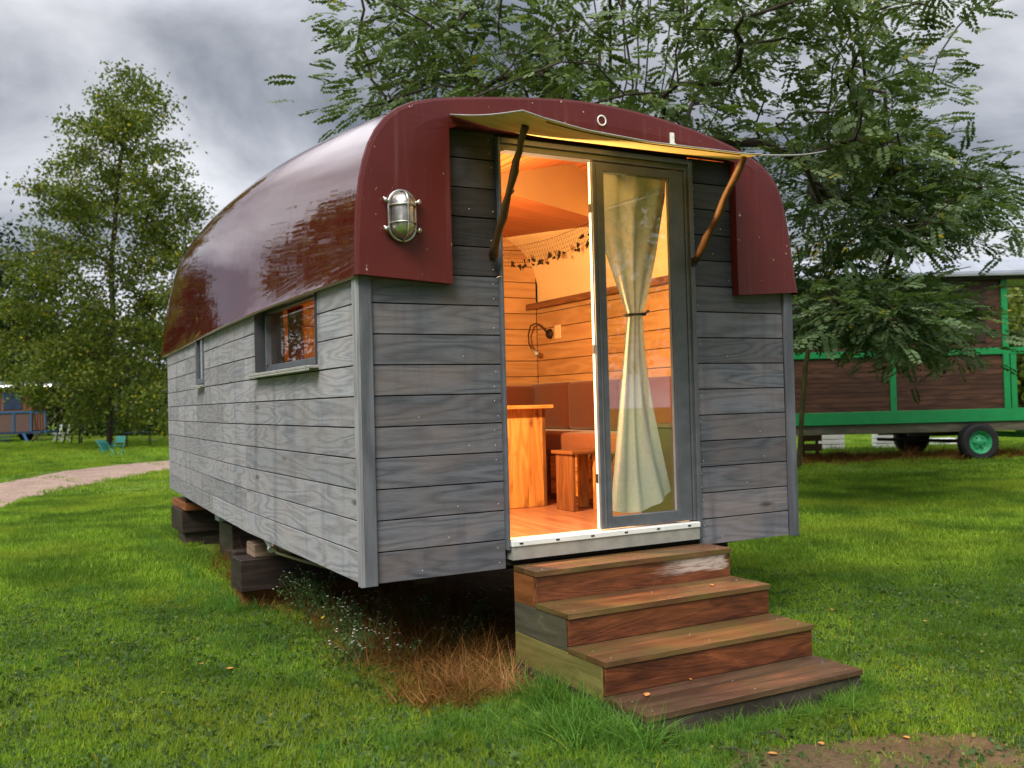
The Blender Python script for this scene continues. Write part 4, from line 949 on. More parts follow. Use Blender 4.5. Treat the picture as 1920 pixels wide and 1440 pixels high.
def pinnate(C, D, length, rng, pairs=7, droop=0.14, width=0.30):
    """compound leaves: origin C, direction D, leaflets in pairs along a drooping stalk"""
    n = len(C); D = D / np.linalg.norm(D, axis=1, keepdims=True); upv = np.tile([0, 0, 1.0], (n, 1)) + rng.normal(size=(n, 3)) * .34
    S = np.cross(D, upv); S /= np.linalg.norm(S, axis=1, keepdims=True); U = np.cross(S, D); Lg = length * rng.uniform(.65, 1.2, (n, 1)); V = []; R_ = []; base_r = rng.random(n)
    for k in range(pairs * 2 + 1):
        if k == pairs * 2: u, sd_ = 1.0, 0
        else: u, sd_ = 0.22 + 0.75 * (k // 2) / (pairs - 1), (1 if k % 2 else -1)
        o = C + D * Lg * u - np.array([0, 0, 1.0]) * (droop * Lg * u * u)
        w = 1.0 - 0.35 * abs(u - .55) / .55
        ld = (S * sd_ * 1.0 + D * 0.35 + rng.normal(size=(n, 3)) * .10) if sd_ else D + 0
        ld = ld / np.linalg.norm(ld, axis=1, keepdims=True); ll = Lg * width * w; pn = U + rng.normal(size=(n, 3)) * .25; ls = np.cross(ld, pn); ls /= np.linalg.norm(ls, axis=1, keepdims=True)
        a = o + ld * ll * .06; b = o + ld * ll * .55 + ls * ll * .36; c = o + ld * ll - np.array([0, 0, 1]) * ll * .12; d = o + ld * ll * .55 - ls * ll * .36
        V.append(np.stack([a, b, c, d], 1)); R_.append(np.clip(base_r * .75 + rng.random(n) * .25, 0, 1))
    # the stalk itself
    V = np.concatenate(V).reshape(-1, 3); return V, np.arange(len(V)).reshape(-1, 4), np.concatenate(R_)
def tree(name, label, cat, base, trunk, targets, leaf, n_per, size, spread, bark='bark', compound=False, r_tip=0.012, group=None, seed=1, pipe=2.3, rmax=None, rscale=1.0, sag=.06):
    rng = np.random.default_rng(seed); e_ = empty(name, tuple(float(v) for v in base), label, cat, group)
    nodes, par, rad, tips = gen_tree(base, targets, trunk, r_tip, pipe, random.Random(seed), sag)
    skeleton_mesh(nodes, par, rad, 'trunk', MT[bark], e_, rmax, rscale=rscale)
    # leaf positions: along the last nodes of each limb
    A = np.array(nodes); C = []; D = []
    for t in tips:
        chain = [t]; 
        while len(chain) < 4 and par[chain[-1]] > 2: chain.append(par[chain[-1]])
        w = np.array([1.0, .8, .5, .3][:len(chain)]); idx = rng.choice(len(chain), n_per, p=w / w.sum())
        a = A[np.array(chain)[idx]]; off = rng.normal(size=(n_per, 3)) * spread * np.array([1, 1, .50 if compound else .62]); C.append(a + off); dd = off + (A[t] - A[par[t]]) * .6 + rng.normal(size=(n_per, 3)) * spread * .3; dd[:, 2] = dd[:, 2] * .75 - spread * .18; D.append(dd)
    C = np.concatenate(C); D = np.concatenate(D)
    V, Fq, R_ = pinnate(C, D, size, rng) if compound else leaf_quads(C, size, rng)
    ob = npmesh('crown', V, Fq, R_, MT[leaf], e_); return e_
def ell_targets(c, rx, ry, rz, n, seed, shell=0.35, fn=None, zmin=None):
    r = np.random.default_rng(seed); out_ = []
    while len(out_) < n:
        v = r.normal(size=3); v /= np.linalg.norm(v); q = (shell + (1 - shell) * r.random()) ** .6; p = np.array(c) + v * q * np.array([rx, ry, rz]) * (1 + 0.16 * float(noise2(v[0] * 3, v[1] * 3 + v[2] * 2, 1.3, seed)))
        if zmin is not None and p[2] < zmin: continue
        if fn is None or fn(p): out_.append(p)
    return out_
def pixel_targets(box, dr, n, seed, keep=None):
    """targets in a wedge of space seen between two pixels corners, between depths dr"""
    r = np.random.default_rng(seed); out_ = []
    while len(out_) < n:
        px, py, d = r.uniform(box[0], box[2]), r.uniform(box[1], box[3]), r.uniform(*dr)
        if keep is None or keep(px, py): out_.append(at(px, py, d))
    return out_
def inpoly(P):
    def f(x, y):
        c = False; j = len(P) - 1
        for i in range(len(P)):
            if (P[i][1] > y) != (P[j][1] > y) and x < (P[j][0] - P[i][0]) * (y - P[i][1]) / (P[j][1] - P[i][1]) + P[i][0]: c = not c
            j = i
        return c
    return f

# the acacia that rises behind the cabin: several stems from one base
b0 = np.array([6.0, 6.3, G]); rA = random.Random(3)
stems = [[b0, b0 + [.05, 0, 1.2], b0 + [0.05, .1, 2.2]]]
for (px, py) in ((1130, -150), (1250, -160), (1160, 60), (1195, 20), (1245, 30), (1300, -60), (1100, -40), (1010, 70), (1400, 60), (1185, -120), (1330, 120)):
    t = at(px, py, 13.0 + rA.uniform(-1.2, 1.2)); s0 = b0 + np.array([0.05, .1, 2.2]); stems.append((2, [s0 + (t - s0) * u + np.array([rA.gauss(0, .07), rA.gauss(0, .07), 0.25 * math.sin(math.pi * u)]) for u in (.2, .4, .6, .8, 1)]))
polyA = inpoly([(640, -200), (660, 25), (700, 75), (672, 130), (705, 190), (760, 205), (1500, 330), (1530, 430), (1700, 440), (1800, 400), (1870, 330), (1730, 220), (1760, 60), (1900, -30), (1960, -250)])
tgA = pixel_targets((640, -330, 1960, 560), (9.5, 15.5), 145, 11, lambda x, y: polyA(x, y) or (y < -100 and x > 640)) + pixel_targets((1250, -60, 1860, 560), (10.5, 15.5), 75, 12, polyA)
tgA += pixel_targets((620, 150, 760, 240), (11.5, 13.5), 7, 13, lambda x, y: abs(y - (245 - (x - 610) * .5)) < 22) + pixel_targets((660, 20, 1150, 185), (10.5, 14), 34, 14)
treeA = tree('acacia_tree', 'large grey green acacia with many stems rising behind the cabin', 'tree', b0, stems, tgA, 'robinia', 16, 0.31, 0.27, compound=True, r_tip=0.0088, seed=4, pipe=2.25, rmax=.2, rscale=1.3)
# the slimmer acacia between the cabin and the green wagon
b1 = on_z(1498, 880); d1 = float((b1 - CAM) @ fwd)
stB = [[b1, at(1503, 780, d1), at(1510, 690, d1), at(1525, 600, d1), at(1543, 480, d1), at(1550, 360, d1 - .3)], (3, [at(1620, 540, d1 - 1), at(1720, 520, d1 - 2), at(1820, 500, d1 - 2.5)]), (4, [at(1640, 400, d1 - 1), at(1760, 380, d1 - 1.4), at(1880, 400, d1 - 1)])]
polyB = inpoly([(1470, 500), (1500, 400), (1480, 280), (1560, 200), (1700, 230), (1850, 330), (1940, 420), (1950, 500), (1890, 520), (1780, 470), (1760, 560), (1800, 600), (1790, 635), (1700, 660), (1560, 640), (1500, 650)])
tgB = pixel_targets((1470, 200, 1960, 690), (11.5, 17.5), 125, 21, lambda x, y: polyB(x, y) and not (465 < y < 555 and x > 1560)) + pixel_targets((1490, 560, 1820, 650), (10.5, 13.5), 40, 22, lambda x, y: polyB(x, y) and y < 615) + pixel_targets((1700, 640, 1900, 675), (13, 15), 6, 23)
treeB = tree('acacia_tree', 'slim acacia with low branches in front of the green wagon', 'tree', b1, stB, tgB, 'robinia2', 17, 0.31, 0.28, bark='barkmoss', compound=True, r_tip=0.008, seed=6, pipe=2.3, rmax=.105, rscale=1.0)

# poplar on the far left
bp = on_z(205, 838); dp = float((bp - CAM) @ fwd); tk = [[bp] + [at(x, y, dp) for x, y in ((208, 760), (206, 680), (212, 600), (208, 500), (216, 420), (222, 330), (235, 240), (240, 165))]]
prof = [(108, 233, 250), (150, 205, 275), (190, 160, 310), (230, 118, 318), (290, 100, 325), (330, 70, 385), (370, 50, 396), (430, 45, 380), (500, 20, 360), (600, -20, 345), (700, -30, 330), (770, 60, 325), (800, 110, 320)]
def polfn(x, y):
    ys_ = [p[0] for p in prof]; l = np.interp(y, ys_, [p[1] for p in prof]); r = np.interp(y, ys_, [p[2] for p in prof]); w = 30 * math.sin(y * .085) * math.sin(x * .03 + 1); return l + w < x < r + w
tgP = [p for p in pixel_targets((-30, 112, 400, 800), (dp - 4.2, dp + 4.2), 560, 31, polfn) if float(noise2(p[0] * .9 + p[2] * .5, p[1] * .5 + p[2] * 1.1, 1.0, 12)) > -.26]
tree('poplar_tree', 'tall olive green poplar standing alone on the far lawn', 'tree', bp, tk, tgP, 'poplar', 120, 0.175, 0.36, r_tip=0.012, seed=8, pipe=2.2, rmax=.33)
# trees behind
def simple_tree(name, label, px, ybase, depth, h, rx, leaf, seed, n=110, size=.34, per=60, group='trees at the edge of the grounds', lean=0, zlow=.18):
    p = at(px, 760, depth); b = np.array([p[0], p[1], G]); r = random.Random(seed); top = b + np.array([lean, 0, h * .72])
    trunk = [[b, b + (top - b) * .3, b + (top - b) * .6, top]]
    tg = ell_targets(b + np.array([lean * .7, 0, h * (.5 + zlow / 2)]), rx, rx, h * (.5 - zlow / 2), n, seed, .3)
    return tree(name, label, 'tree', b, trunk, tg, leaf, per, size, rx * .17, r_tip=.02, seed=seed, pipe=2.2, group=group, rmax=.28)
simple_tree('oak_tree', 'dark tree at the left edge behind the blue wagon', -30, 0, 62, 14.0, 4.6, 'darkleaf', 41, 150, .42, 80)
simple_tree('oak_tree', 'broad green tree right behind the poplar trunk', 120, 0, 66, 7.5, 5.5, 'darkleaf', 42, 110, .42, 60, zlow=.05)
simple_tree('oak_tree', 'green tree filling the gap between poplar and cabin', 300, 0, 60, 7.6, 4.4, 'farleaf', 43, 100, .38, 60, zlow=.08)
simple_tree('oak_tree', 'dark low tree at far left behind the wagon steps', 30, 0, 75, 8, 5.5, 'darkleaf', 44, 120, .42, 70, zlow=.05)
simple_tree('maple_tree', 'golden leaved tree behind the silver wagon roof', 1590, 0, 46, 8.6, 4.0, 'gold', 45, 120, .30, 60, zlow=.1)
simple_tree('maple_tree', 'yellow green tree right of the golden one behind the wagon', 1740, 0, 52, 8.4, 4.5, 'poplar', 46, 120, .34, 60, zlow=.1)
simple_tree('maple_tree', 'yellowish tree beyond the porch of the green wagon', 1915, 0, 44, 6.4, 3.6, 'poplar', 47, 130, .28, 70, zlow=.05)
simple_tree('oak_tree', 'dull green tree beyond the cabin towards the wagon', 1460, 0, 58, 8.5, 5.0, 'farleaf', 48, 120, .4, 60, zlow=.05)
for k, (x, y, h, rx) in enumerate(((-38, 58, 11, 5), (-55, 40, 10, 5), (56, 12, 10, 4.5), (60, -14, 11, 5), (52, 30, 9, 4.5), (-20, 76, 12, 5.5))):
    b = np.array([x, y, G]); tree('oak_tree', ['tree beyond the left hedge, second from the far end', 'tree beyond the left hedge at its near end', 'tree before the right hedge at its middle', 'tree before the right hedge at its near end', 'tree before the right hedge at its far end', 'tallest tree at the far end of the left hedge'][k], 'tree', b, [[b, b + [0, 0, h * .3], b + [0, 0, h * .65]]], ell_targets(b + np.array([0, 0, h * .58]), rx, rx, h * .42, 80, 130 + k, .3), 'farleaf', 50, .42, rx * .16, r_tip=.02, seed=130 + k, pipe=2.2, group='trees at the edge of the grounds', rmax=.28)
# thin leaning stems left of the poplar
e_ = None
for k, (x0, x1, y1, d_, r_) in enumerate(((58, 138, 745, 50, .17), (104, 122, 740, 47, .09), (118, 140, 742, 47, .07), (133, 143, 745, 46, .09), (148, 152, 745, 46, .11), (152, 158, 742, 46, .07), (70, 60, 748, 52, .08))):
    a = at(x0, 800, d_); a = np.array([a[0], a[1], G]); b = at(x1, y1, d_); b2_ = b + (b - a) * .8
    labels = ['thick stem leaning far to the right beside the blue wagon', 'thin slanting stem just right of the thick leaning one', 'thin slanting stem nearest the upright pair', 'slim stem leaning against the upright pair', 'straight upright stem left of the poplar', 'straight thin stem closest to the poplar', 'thin dark stem at the foot of the leaning one']
    tree('leaning_tree', labels[k], 'tree', a, [[a, a + (b - a) * .5, b]], [b2_ + np.array([random.gauss(0, 1.0), random.gauss(0, .8), random.gauss(1.0, .9)]) for _ in range(9)], 'farleaf', 46, .22, .42, r_tip=.02, seed=60 + k, pipe=2.0, rmax=r_, group='stems leaning by the blue wagon')
# hedges
def hedge(name, label, a, b, h, w, n, seed, leaf='hedge'):
    rng = np.random.default_rng(seed); a, b = np.array(a), np.array(b); t = rng.random(n); d = (b - a)[:2]; Lh = np.linalg.norm(d); d /= Lh; nr = np.array([-d[1], d[0]])
    zt_ = h * (0.85 + .2 * noise2(t * Lh, 0 * t, .8, seed)); z = G + zt_ * rng.random(n) ** .55; o = rng.uniform(-.5, .5, n) * w
    C = np.c_[a[0] + d[0] * t * Lh + nr[0] * o, a[1] + d[1] * t * Lh + nr[1] * o, z]
    e_ = empty(name, (float(a[0]), float(a[1]), G), label, 'hedge'); V, Fq, R_ = leaf_quads(C, .22, rng, aspect=.8); npmesh('foliage', V, Fq, R_, MT[leaf], e_)
hedge('hedge', 'clipped dark hedge at the end of the far lawn', at(150, 760, 60), at(350, 760, 56), 1.7, 1.2, 9000, 51)
hedge('hedge', 'long low hedge behind the blue wagon and leaning stems', at(-250, 760, 85), at(160, 760, 80), 2.6, 1.6, 9000, 52)
hedge('hedge', 'hedge far out to the left of the view', np.array([-75, 20, G]), np.array([-22, 78, G]), 2.8, 1.8, 9000, 54)
hedge('hedge', 'hedge far out to the right of the view', np.array([66, 34, G]), np.array([62, -40, G]), 3.0, 1.8, 9000, 55)
hedge('hedge', 'hedge at the far side of the field behind the green wagon', at(1380, 760, 70), at(2150, 760, 66), 3.4, 2.0, 16000, 53, 'farleaf')
# trees standing behind the photographer; they show only as reflections in the glass and the hull
for k, (x, y, h, rx, sd_) in enumerate(((7.5, -13, 9.5, 3.6, 71), (1.5, -19, 11, 4.2, 72), (13.5, -16, 10, 4.0, 73), (-17, -3, 7.0, 3.2, 74), (-21, 9, 8.0, 3.4, 75), (-24, 2, 7.5, 3.5, 76), (-20, 18, 9, 3.8, 77), (-26, -10, 8, 3.8, 78), (-22, 28, 9, 4, 79), (-7.5, -17, 8, 3.6, 70), (-7.8, 20, 10.5, 2.8, 69), (-12, 36, 14, 3.8, 68), (-16, 24, 11, 3.4, 67))):
    b = np.array([x, y, G]); tree('garden_tree', ['leafy tree mirrored in the door glass', 'tall tree mirrored left in the door glass', 'round tree mirrored right in the door glass', 'tree mirrored in the near hull side', 'tree mirrored in the far hull side', 'tree mirrored in the middle of the hull side', 'tall tree left of the gravel path', 'tree farthest behind on the left', 'tree far up the left side of the path', 'tree straight behind the photographer', 'narrow tree just left of the view, mirrored in the hull', 'tall tree beyond the narrow one on the left', 'round tree between the path trees on the left'][k], 'tree', b,
        [[b, b + [0, 0, h * .3], b + [0, 0, h * .6]]], ell_targets(b + np.array([0, 0, h * .6]), rx, rx, h * .4, 90, sd_, .3), 'robinia2', 60, .26, rx * .15, r_tip=.018, seed=sd_, group='trees behind the photographer')

# ------------------------------------------------------------------ green wagon
wq = on_z(1838, 862); Rt = np.array([0.880, -0.475, 0]); Nn = np.array([0.475, 0.880, 0])
wag = empty('green_wagon', tuple(wq), 'brown boarded showman wagon with green rails and silver roof on wheels', 'wagon')
ang = math.atan2(Rt[1], Rt[0]); MW = Matrix.Translation(Vector(wq) - Vector((0, 0, G))) @ Matrix.Rotation(ang, 4, 'Z')
class WB(MB):
    def __init__(s, Mx): super().__init__(); s.Mx = Mx
    def b(s, x0, x1, y0, y1, z0, z1, g=0, r=None): return s.box(x0, x1, y0, y1, z0, z1, g, s.Mx, r)
    def T(s, pts): return [tuple(s.Mx @ Vector(p)) for p in pts]
S0, S1 = -8.5, 0.60; D = 2.4
w = WB(MW)
for k in range(11): w.b(S0, S1, 0.05, 0.08, .49 + k * .1036, .49 + (k + 1) * .1036 - .006)
for k in range(15): w.b(S0, S1, 0.05, 0.08, 1.77 + k * .102, 1.77 + (k + 1) * .102 - .006)
w.b(S0, S1, D - .03, D, .49, 3.3); w.b(S0, S0 + .03, .08, D - .03, .49, 3.3); w.b(S1 - .03, S1, .08, D - .03, .49, 3.3)
w.build('wall', MT['caravan'], wag)
def wpart(name, mt, bxs, par=None, bevel=0.004):
    q = WB(MW)
    for bx in bxs: q.b(*bx)
    return q.build(name, MT[mt], par or wag, bevel)
wpart('rail', 'green', [(S0, 2.9, 0.0, 0.045, .225, .488)]); wpart('rail', 'green', [(S0, 2.9, 0.005, 0.045, 1.632, 1.768)])
for s_ in (-6.9, -4.2, -1.77): wpart('post', 'green', [(s_ - .065, s_ + .065, .012, .046, .489, 1.631)])
wpart('post', 'green', [(S1 - .04, S1 + .09, -.006, .045, .489, 1.631)]); wpart('post', 'green', [(S1 - .04, S1 + .09, -.006, .045, 1.769, 3.28)]); wpart('post', 'green', [(S1 + .12, S1 + .24, .01, .06, .489, 1.631)]); wpart('post', 'green', [(2.75, 2.88, -.006, .045, .489, 3.28)])
wpart('floor_beam', 'sideboard_grey', [(S0, 2.9, .05, .17, .02, .22)]); wpart('floor', 'underside', [(S0, 2.9, .18, D, .15, .30)])
# barrel roof
q = WB(MW); prof = [(-.22, 3.30), (-.21, 3.37), (-.12, 3.50), (.10, 3.64), (.6, 3.78), (1.2, 3.83), (1.8, 3.78), (2.3, 3.64), (2.5, 3.50), (2.6, 3.34), (2.6, 3.30)]
for (a, b) in zip(prof[:-1], prof[1:]):
    for (u0, u1) in ((S0 - .2, -4.0), (-3.99, -1.2), (-1.19, 3.0)): q.quad(q.T([(u0, a[0], a[1]), (u1, a[0], a[1]), (u1, b[0], b[1]), (u0, b[0], b[1])]))
for u in (S0 - .2, 3.0): q.quad(q.T([(u, y, z) for y, z in prof]))
rf = q.build('roof', MT['silver'], wag, smooth=True)
wpart('gutter', 'silver', [(S0 - .2, 3.0, -.245, -.215, 3.27, 3.33)], rf); wpart('eave_board', 'shutter', [(S0, 3.0, -.10, .045, 3.20, 3.268)], rf)
# shuttered windows
for s_, wd_ in ((-.02, .5), (-3.3, 1.2), (-5.8, 1.0)):
    q = WB(MW); q.b(s_ - wd_ / 2, s_ + wd_ / 2, .02, .049, 1.90, 3.02, 2)
    wn = q.build('shuttered_window', MT['shutter'], wag, .006); q = WB(MW)
    for k in range(14): q.b(s_ - wd_ / 2 + .06, s_ + wd_ / 2 - .06, .012, .0195, 2.36 + k * .042, 2.36 + k * .042 + .022, 0, .2)
    q.build('louvres', MT['shutter'], wn)
q = WB(MW); q.b(-1.35, -.32, .03, .049, 1.95, 2.98, 0); q.build('window', MT['navy'], wag)
# wheels
def wheel(par, cx, cy, cz, R_, wdt, axis=Nn, rim='greenwheel'):
    Mx = Matrix(((Rt[0], Nn[0], 0, cx), (Rt[1], Nn[1], 0, cy), (0, 0, 1, cz), (0, 0, 0, 1)))
    t = MB(); pr = [(R_ * .60, 0), (R_ * .66, -.012), (R_ * .88, -.02), (R_ * .97, 0.0), (R_, .035), (R_, wdt - .035), (R_ * .97, wdt), (R_ * .88, wdt + .02), (R_ * .60, wdt)]
    t.lathe(pr, (0, 0, 0), 36, 'Y')
    for k in range(36):
        a = 2 * math.pi * k / 36; Mk = Matrix.Rotation(a, 4, 'Y'); t.box(-.022, .022, .02, wdt - .02, R_ - .004, R_ + .012, 1, Mk)
    t.v = [tuple(Mx @ Vector(v)) for v in t.v]; ty = t.build('tyre', MT['black'], par, smooth=False)
    r2 = MB(); r2.lathe([(R_ * .61, -.005), (R_ * .585, .0), (R_ * .54, .03), (R_ * .50, .07), (R_ * .42, .085), (R_ * .24, .06), (R_ * .20, .03), (0.0, .025)], (0, 0, 0), 32, 'Y')
    for k in range(6): a = k * math.pi / 3; r2.lathe([(0, .02), (.018, .02), (.018, .06)], (math.cos(a) * R_ * .3, 0, math.sin(a) * R_ * .3), 8, 'Y')
    r2.v = [tuple(Mx @ Vector(v)) for v in r2.v]; r2.build('rim', MT[rim], par, smooth=True)
def subempty(name, loc, par):
    o = bpy.data.objects.new(name, None); COL.objects.link(o); o.parent = par; o.location = Vector(loc) - Vector(par.location); return o
wc = on_z(1840, 864)
for (c, rim) in ((np.array([wc[0], wc[1], 0]), 'greenwheel'), (np.array([*(at(1712, 800, 22.6))[:2], 0]), 'shutter')):
    wh = subempty('wheel', (c[0], c[1], G + .39), wag); 
    wheel(wh, c[0], c[1], G + .385, .385, .24, rim=rim)
Wv = lambda s_, n_, z: np.array(wq) - np.array([0, 0, G]) + Rt * s_ + Nn * n_ + np.array([0, 0, z])
MB().beam(Wv(-1.3, 2.2, -.2), Wv(0, .2, -.2), .07, .07).beam(Wv(-1.3, .5, -.0), Wv(.25, .5, -.0), .10, .16).beam(Wv(-1.5, 1.6, -.0), Wv(.25, 1.6, -.0), .10, .16).build('axle', MT['dark'], wag)
MB().beam(Wv(.3, .8, -.05), Wv(2.8, .8, -.2), .10, .12).beam(Wv(.9, .3, .10), Wv(1.5, .3, -.1), .14, .18).build('drawbar', MT['green'], wag)
# white block piles and a pallet beneath the wagon
def pile(px0, px1, py0, dpt, label, rows=4):
    a, b = at(px0, 830, dpt), at(px1, 830, dpt); wd_ = float((b - a) @ Rt); top = at(px0, py0, dpt)[2]
    e_ = empty('block_pile', (float((a[0] + b[0]) / 2), float((a[1] + b[1]) / 2), G), label, 'block pile', 'white block piles under the wagon'); h = (top - G) / rows
    o = np.array([a[0], a[1], 0]); Mx = Matrix(((Rt[0], Nn[0], 0, o[0]), (Rt[1], Nn[1], 0, o[1]), (0, 0, 1, 0), (0, 0, 0, 1)))
    for k in range(rows):
        q = MB()
        q.box(0, wd_, 0, .4, G + k * h + .006, G + (k + 1) * h - .012, 0, Mx)
        q.build('block', MT['whiteblock'], e_, .012)
    z = MB(); pts = [tuple(Mx @ Vector((wd_ * t, -.012, G + (rows - .5) * h + .07 * (1 if i % 2 else -1)))) for i, t in enumerate(np.linspace(.04, .96, 8))]; z.tube(pts, .008, 4); z.build('wavy_groove', MT['zinc'], e_)
pile(1537, 1584, 806, 25.2, 'white block pile next to the brown pallet'); pile(1645, 1690, 806, 25.2, 'white block pile beside the dark wheel'); pile(1752, 1796, 822, 26.0, 'low white blocks between the two wheels', 3)
a = at(1502, 830, 21.0); pal = empty('pallet', (float(a[0]), float(a[1]), G), 'brown wooden pallet on edge behind the slim acacia', 'pallet')
Mx = Matrix(((Rt[0], Nn[0], 0, a[0]), (Rt[1], Nn[1], 0, a[1]), (0, 0, 1, 0), (0, 0, 0, 1)))
for k in range(3): MB().box(0, .46, 0, .12, G + .02 + k * .21, G + .17 + k * .21, 0, Mx).build('board', MT['sideboard_red'], pal, .004)
for s_ in (.05, .36): MB().box(s_, s_ + .06, .121, .17, G + .0, G + .62, 2, Mx).build('upright', MT['sideboard_red'], pal)

# ------------------------------------------------------------------ blue wagon, far left
pb = at(60, 760, 52); B0 = np.array([pb[0], pb[1], 0.0]); R2 = np.array([0.93, -0.37, 0]); R2 /= np.linalg.norm(R2); N2 = np.array([-R2[1], R2[0], 0])
MW2 = Matrix(((R2[0], N2[0], 0, B0[0]), (R2[1], N2[1], 0, B0[1]), (0, 0, 1, 0), (0, 0, 0, 1)))
bw = empty('blue_wagon', (float(B0[0]), float(B0[1]), G), 'brown wagon with blue rails and shutters far off at the left edge', 'wagon')
def bpart(name, mt, bxs, par=None):
    q = WB(MW2)
    for bx in bxs: q.b(*bx)
    return q.build(name, MT[mt], par or bw)
bpart('wall', 'brownwall', [(-6, 0, 0, 2.3, -.02, .98)]); bpart('wall', 'orangewall', [(-6, 0, .01, 2.29, 1.1, 2.35)])
bpart('rail', 'bluepaint', [(-6, .05, -.05, 2.3, .985, 1.095)]); bpart('rail', 'navy', [(-6, .5, -.02, 2.28, -.14, -.025)])
for s_ in (-.95, -2.4, -.06): bpart('post', 'bluepaint', [(s_ - .05, s_ + .05, -.045, -.001, -.02, .98)])
for s_ in (-.95, -2.1, -3.4):
    f = bpart('window', 'navy', [(s_ - .45, s_ + .45, -.03, .005, 1.20, 2.15)]); bpart('frame', 'bluepaint', [(s_ - .52, s_ - .46, -.05, .004, 1.18, 2.18)], f)
q = WB(MW2); prof = [(-.25, 2.38), (-.2, 2.5), (.3, 2.68), (1.15, 2.75), (2.0, 2.68), (2.5, 2.5), (2.55, 2.38)]
for (a, b) in zip(prof[:-1], prof[1:]): q.quad(q.T([(-6.2, a[0], a[1]), (1.1, a[0], a[1]), (1.1, b[0], b[1]), (-6.2, b[0], b[1])]))
for u in (-6.2, 1.1): q.quad(q.T([(u, y, z) for y, z in prof]))
q.build('roof', MT['silver'], bw)
bpart('porch_rail', 'orangewall', [(.05 + k * .13, .13 + k * .13, .0, .03, .05, .95) for k in range(5)]); bpart('porch_post', 'bluepaint', [(.62, .70, -.02, .06, -.02, 1.12), (.05, .70, -.02, .06, .96, 1.03)])
bpart('porch_floor', 'bluepaint', [(.02, .75, -.04, 2.2, -.10, -.03)])
for k in range(3): bpart('step', 'navy', [(-1.5, -.9, -.5 - .2 * k, -.2 - .2 * k, -.3 - k * .13, -.26 - k * .13)])
q = MB(); q.beam(tuple(MW2 @ Vector((-.35, -.3, -.12))), tuple(MW2 @ Vector((-.05, -.6, G))), .14, .05); q.build('step_side', MT['bluepaint'], bw)
for s_ in (-.7, -4.2):
    c = MW2 @ Vector((s_, 1.0, 0)); q = MB(); q.lathe([(0, -.1), (.32, -.1), (.36, -.05), (.36, .1), (0, .1)], (0, 0, 0), 20, 'Y'); q.v = [(v[0] * R2[0] + v[1] * N2[0] + c.x, v[0] * R2[1] + v[1] * N2[1] + c.y, v[2] + G + .37) for v in q.v]; q.build('wheel', MT['black'], bw)

# ------------------------------------------------------------------ garden chairs by the poplar
def chair(loc, rz, tilt, label, mt='turquoise', s=1.0):
    e_ = empty('folding_chair', loc, label, 'chair', 'metal chairs left on the far lawn'); e_.rotation_euler = (tilt[0], tilt[1], rz); e_.scale = (s, s, s)
    def pt(name, mb):
        o = mb.build(name, MT[mt]); o.parent = e_; return o
    fr = MB()
    for x in (-.2, .2): fr.tube([(x, .24, 0), (x, -.05, .45), (x, -.20, .88)], .014, 6)
    fr.tube([(-.2, -.20, .88), (.2, -.20, .88)], .014, 6); pt('back_frame', fr)
    for x in (-.18, .18): pt('leg', MB().tube([(x, -.26, 0), (x, .22, .46)], .014, 6))
    q = MB(); [q.box(-.2, .2, -.17 + k * .065, -.125 + k * .065, .445, .46) for k in range(6)]; pt('seat', q)
    q = MB(); [q.box(-.2, .2, -.155 - k * .03, -.14 - k * .03, .62 + k * .09, .68 + k * .09) for k in range(3)]; pt('backrest', q)
    return e_
c1_ = on_z(222, 856); chair((float(c1_[0]), float(c1_[1]), G + .02), math.radians(150), (math.radians(6), 0), 'turquoise folding chair upright at the foot of the poplar', s=.75)
c2_ = on_z(204, 850); chair((float(c2_[0]), float(c2_[1]), G + .20), math.radians(20), (math.radians(-82), 0), 'turquoise folding chair tipped over on the grass', s=.8)
gt = on_z(262, 838); tbl = empty('garden_table', (float(gt[0]), float(gt[1]), G), 'small blue topped table right of the chairs under the poplar', 'table')
q = MB(); q.box(gt[0] - .55, gt[0] + .45, gt[1] - .3, gt[1] + .3, G + .60, G + .63); q.build('table_top', MT['bluepaint'], tbl)
for x, y in ((-.5, -.25), (.4, -.25), (-.5, .25), (.4, .25)): MB().tube([(gt[0] + x, gt[1] + y, G), (gt[0] + x, gt[1] + y, G + .6)], .02, 6).build('leg', MT['dark'], tbl)
for (px, py, lb) in ((108, 828, 'pale grey plastic chair beneath the leaning stem'), (122, 828, 'pale grey chair against the thin stems')):
    c = on_z(px, py); chair((float(c[0]), float(c[1]), G), math.radians(100), (0, 0), lb, 'palegrey')

# ------------------------------------------------------------------ grass
def proto_clump(name, n, rad, h, w, mat, rng, lean=.5, segs=3):
    V = []; Fq = []; R_ = []
    for i in range(n):
        a = rng.uniform(0, 6.283); r = rad * math.sqrt(rng.random()); b = np.array([r * math.cos(a), r * math.sin(a), -0.004]); hh = h * rng.uniform(.45, 1.15); az = rng.uniform(0, 6.283)
        l = lean * rng.uniform(.2, 1.3); d = np.array([math.cos(az), math.sin(az), 0]); s_ = np.array([-d[1], d[0], 0]) * w * rng.uniform(.6, 1.2) * .5; rr = rng.random(); i0 = len(V)
        for k in range(segs + 1):
            u = k / segs; c = b + np.array([0, 0, hh * (u - .35 * l * u * u)]) + d * hh * l * u * u; ww = s_ * (1 - u ** 1.6) + s_ * .02
            V += [c - ww, c + ww]
        for k in range(segs): Fq.append((i0 + 2 * k, i0 + 2 * k + 1, i0 + 2 * k + 3, i0 + 2 * k + 2)); R_.append(rr)
    o = npmesh(name, np.array(V), np.array(Fq), np.array(R_), mat); return o
def proto_weed(name, n, mat, rng, rad=.05, size=.022):
    C = np.c_[rng.normal(0, rad, n), rng.normal(0, rad, n), rng.uniform(.005, .035, n)]; V, Fq, R_ = leaf_quads(C, size, rng, aspect=.9); return npmesh(name, V, Fq, R_, mat)
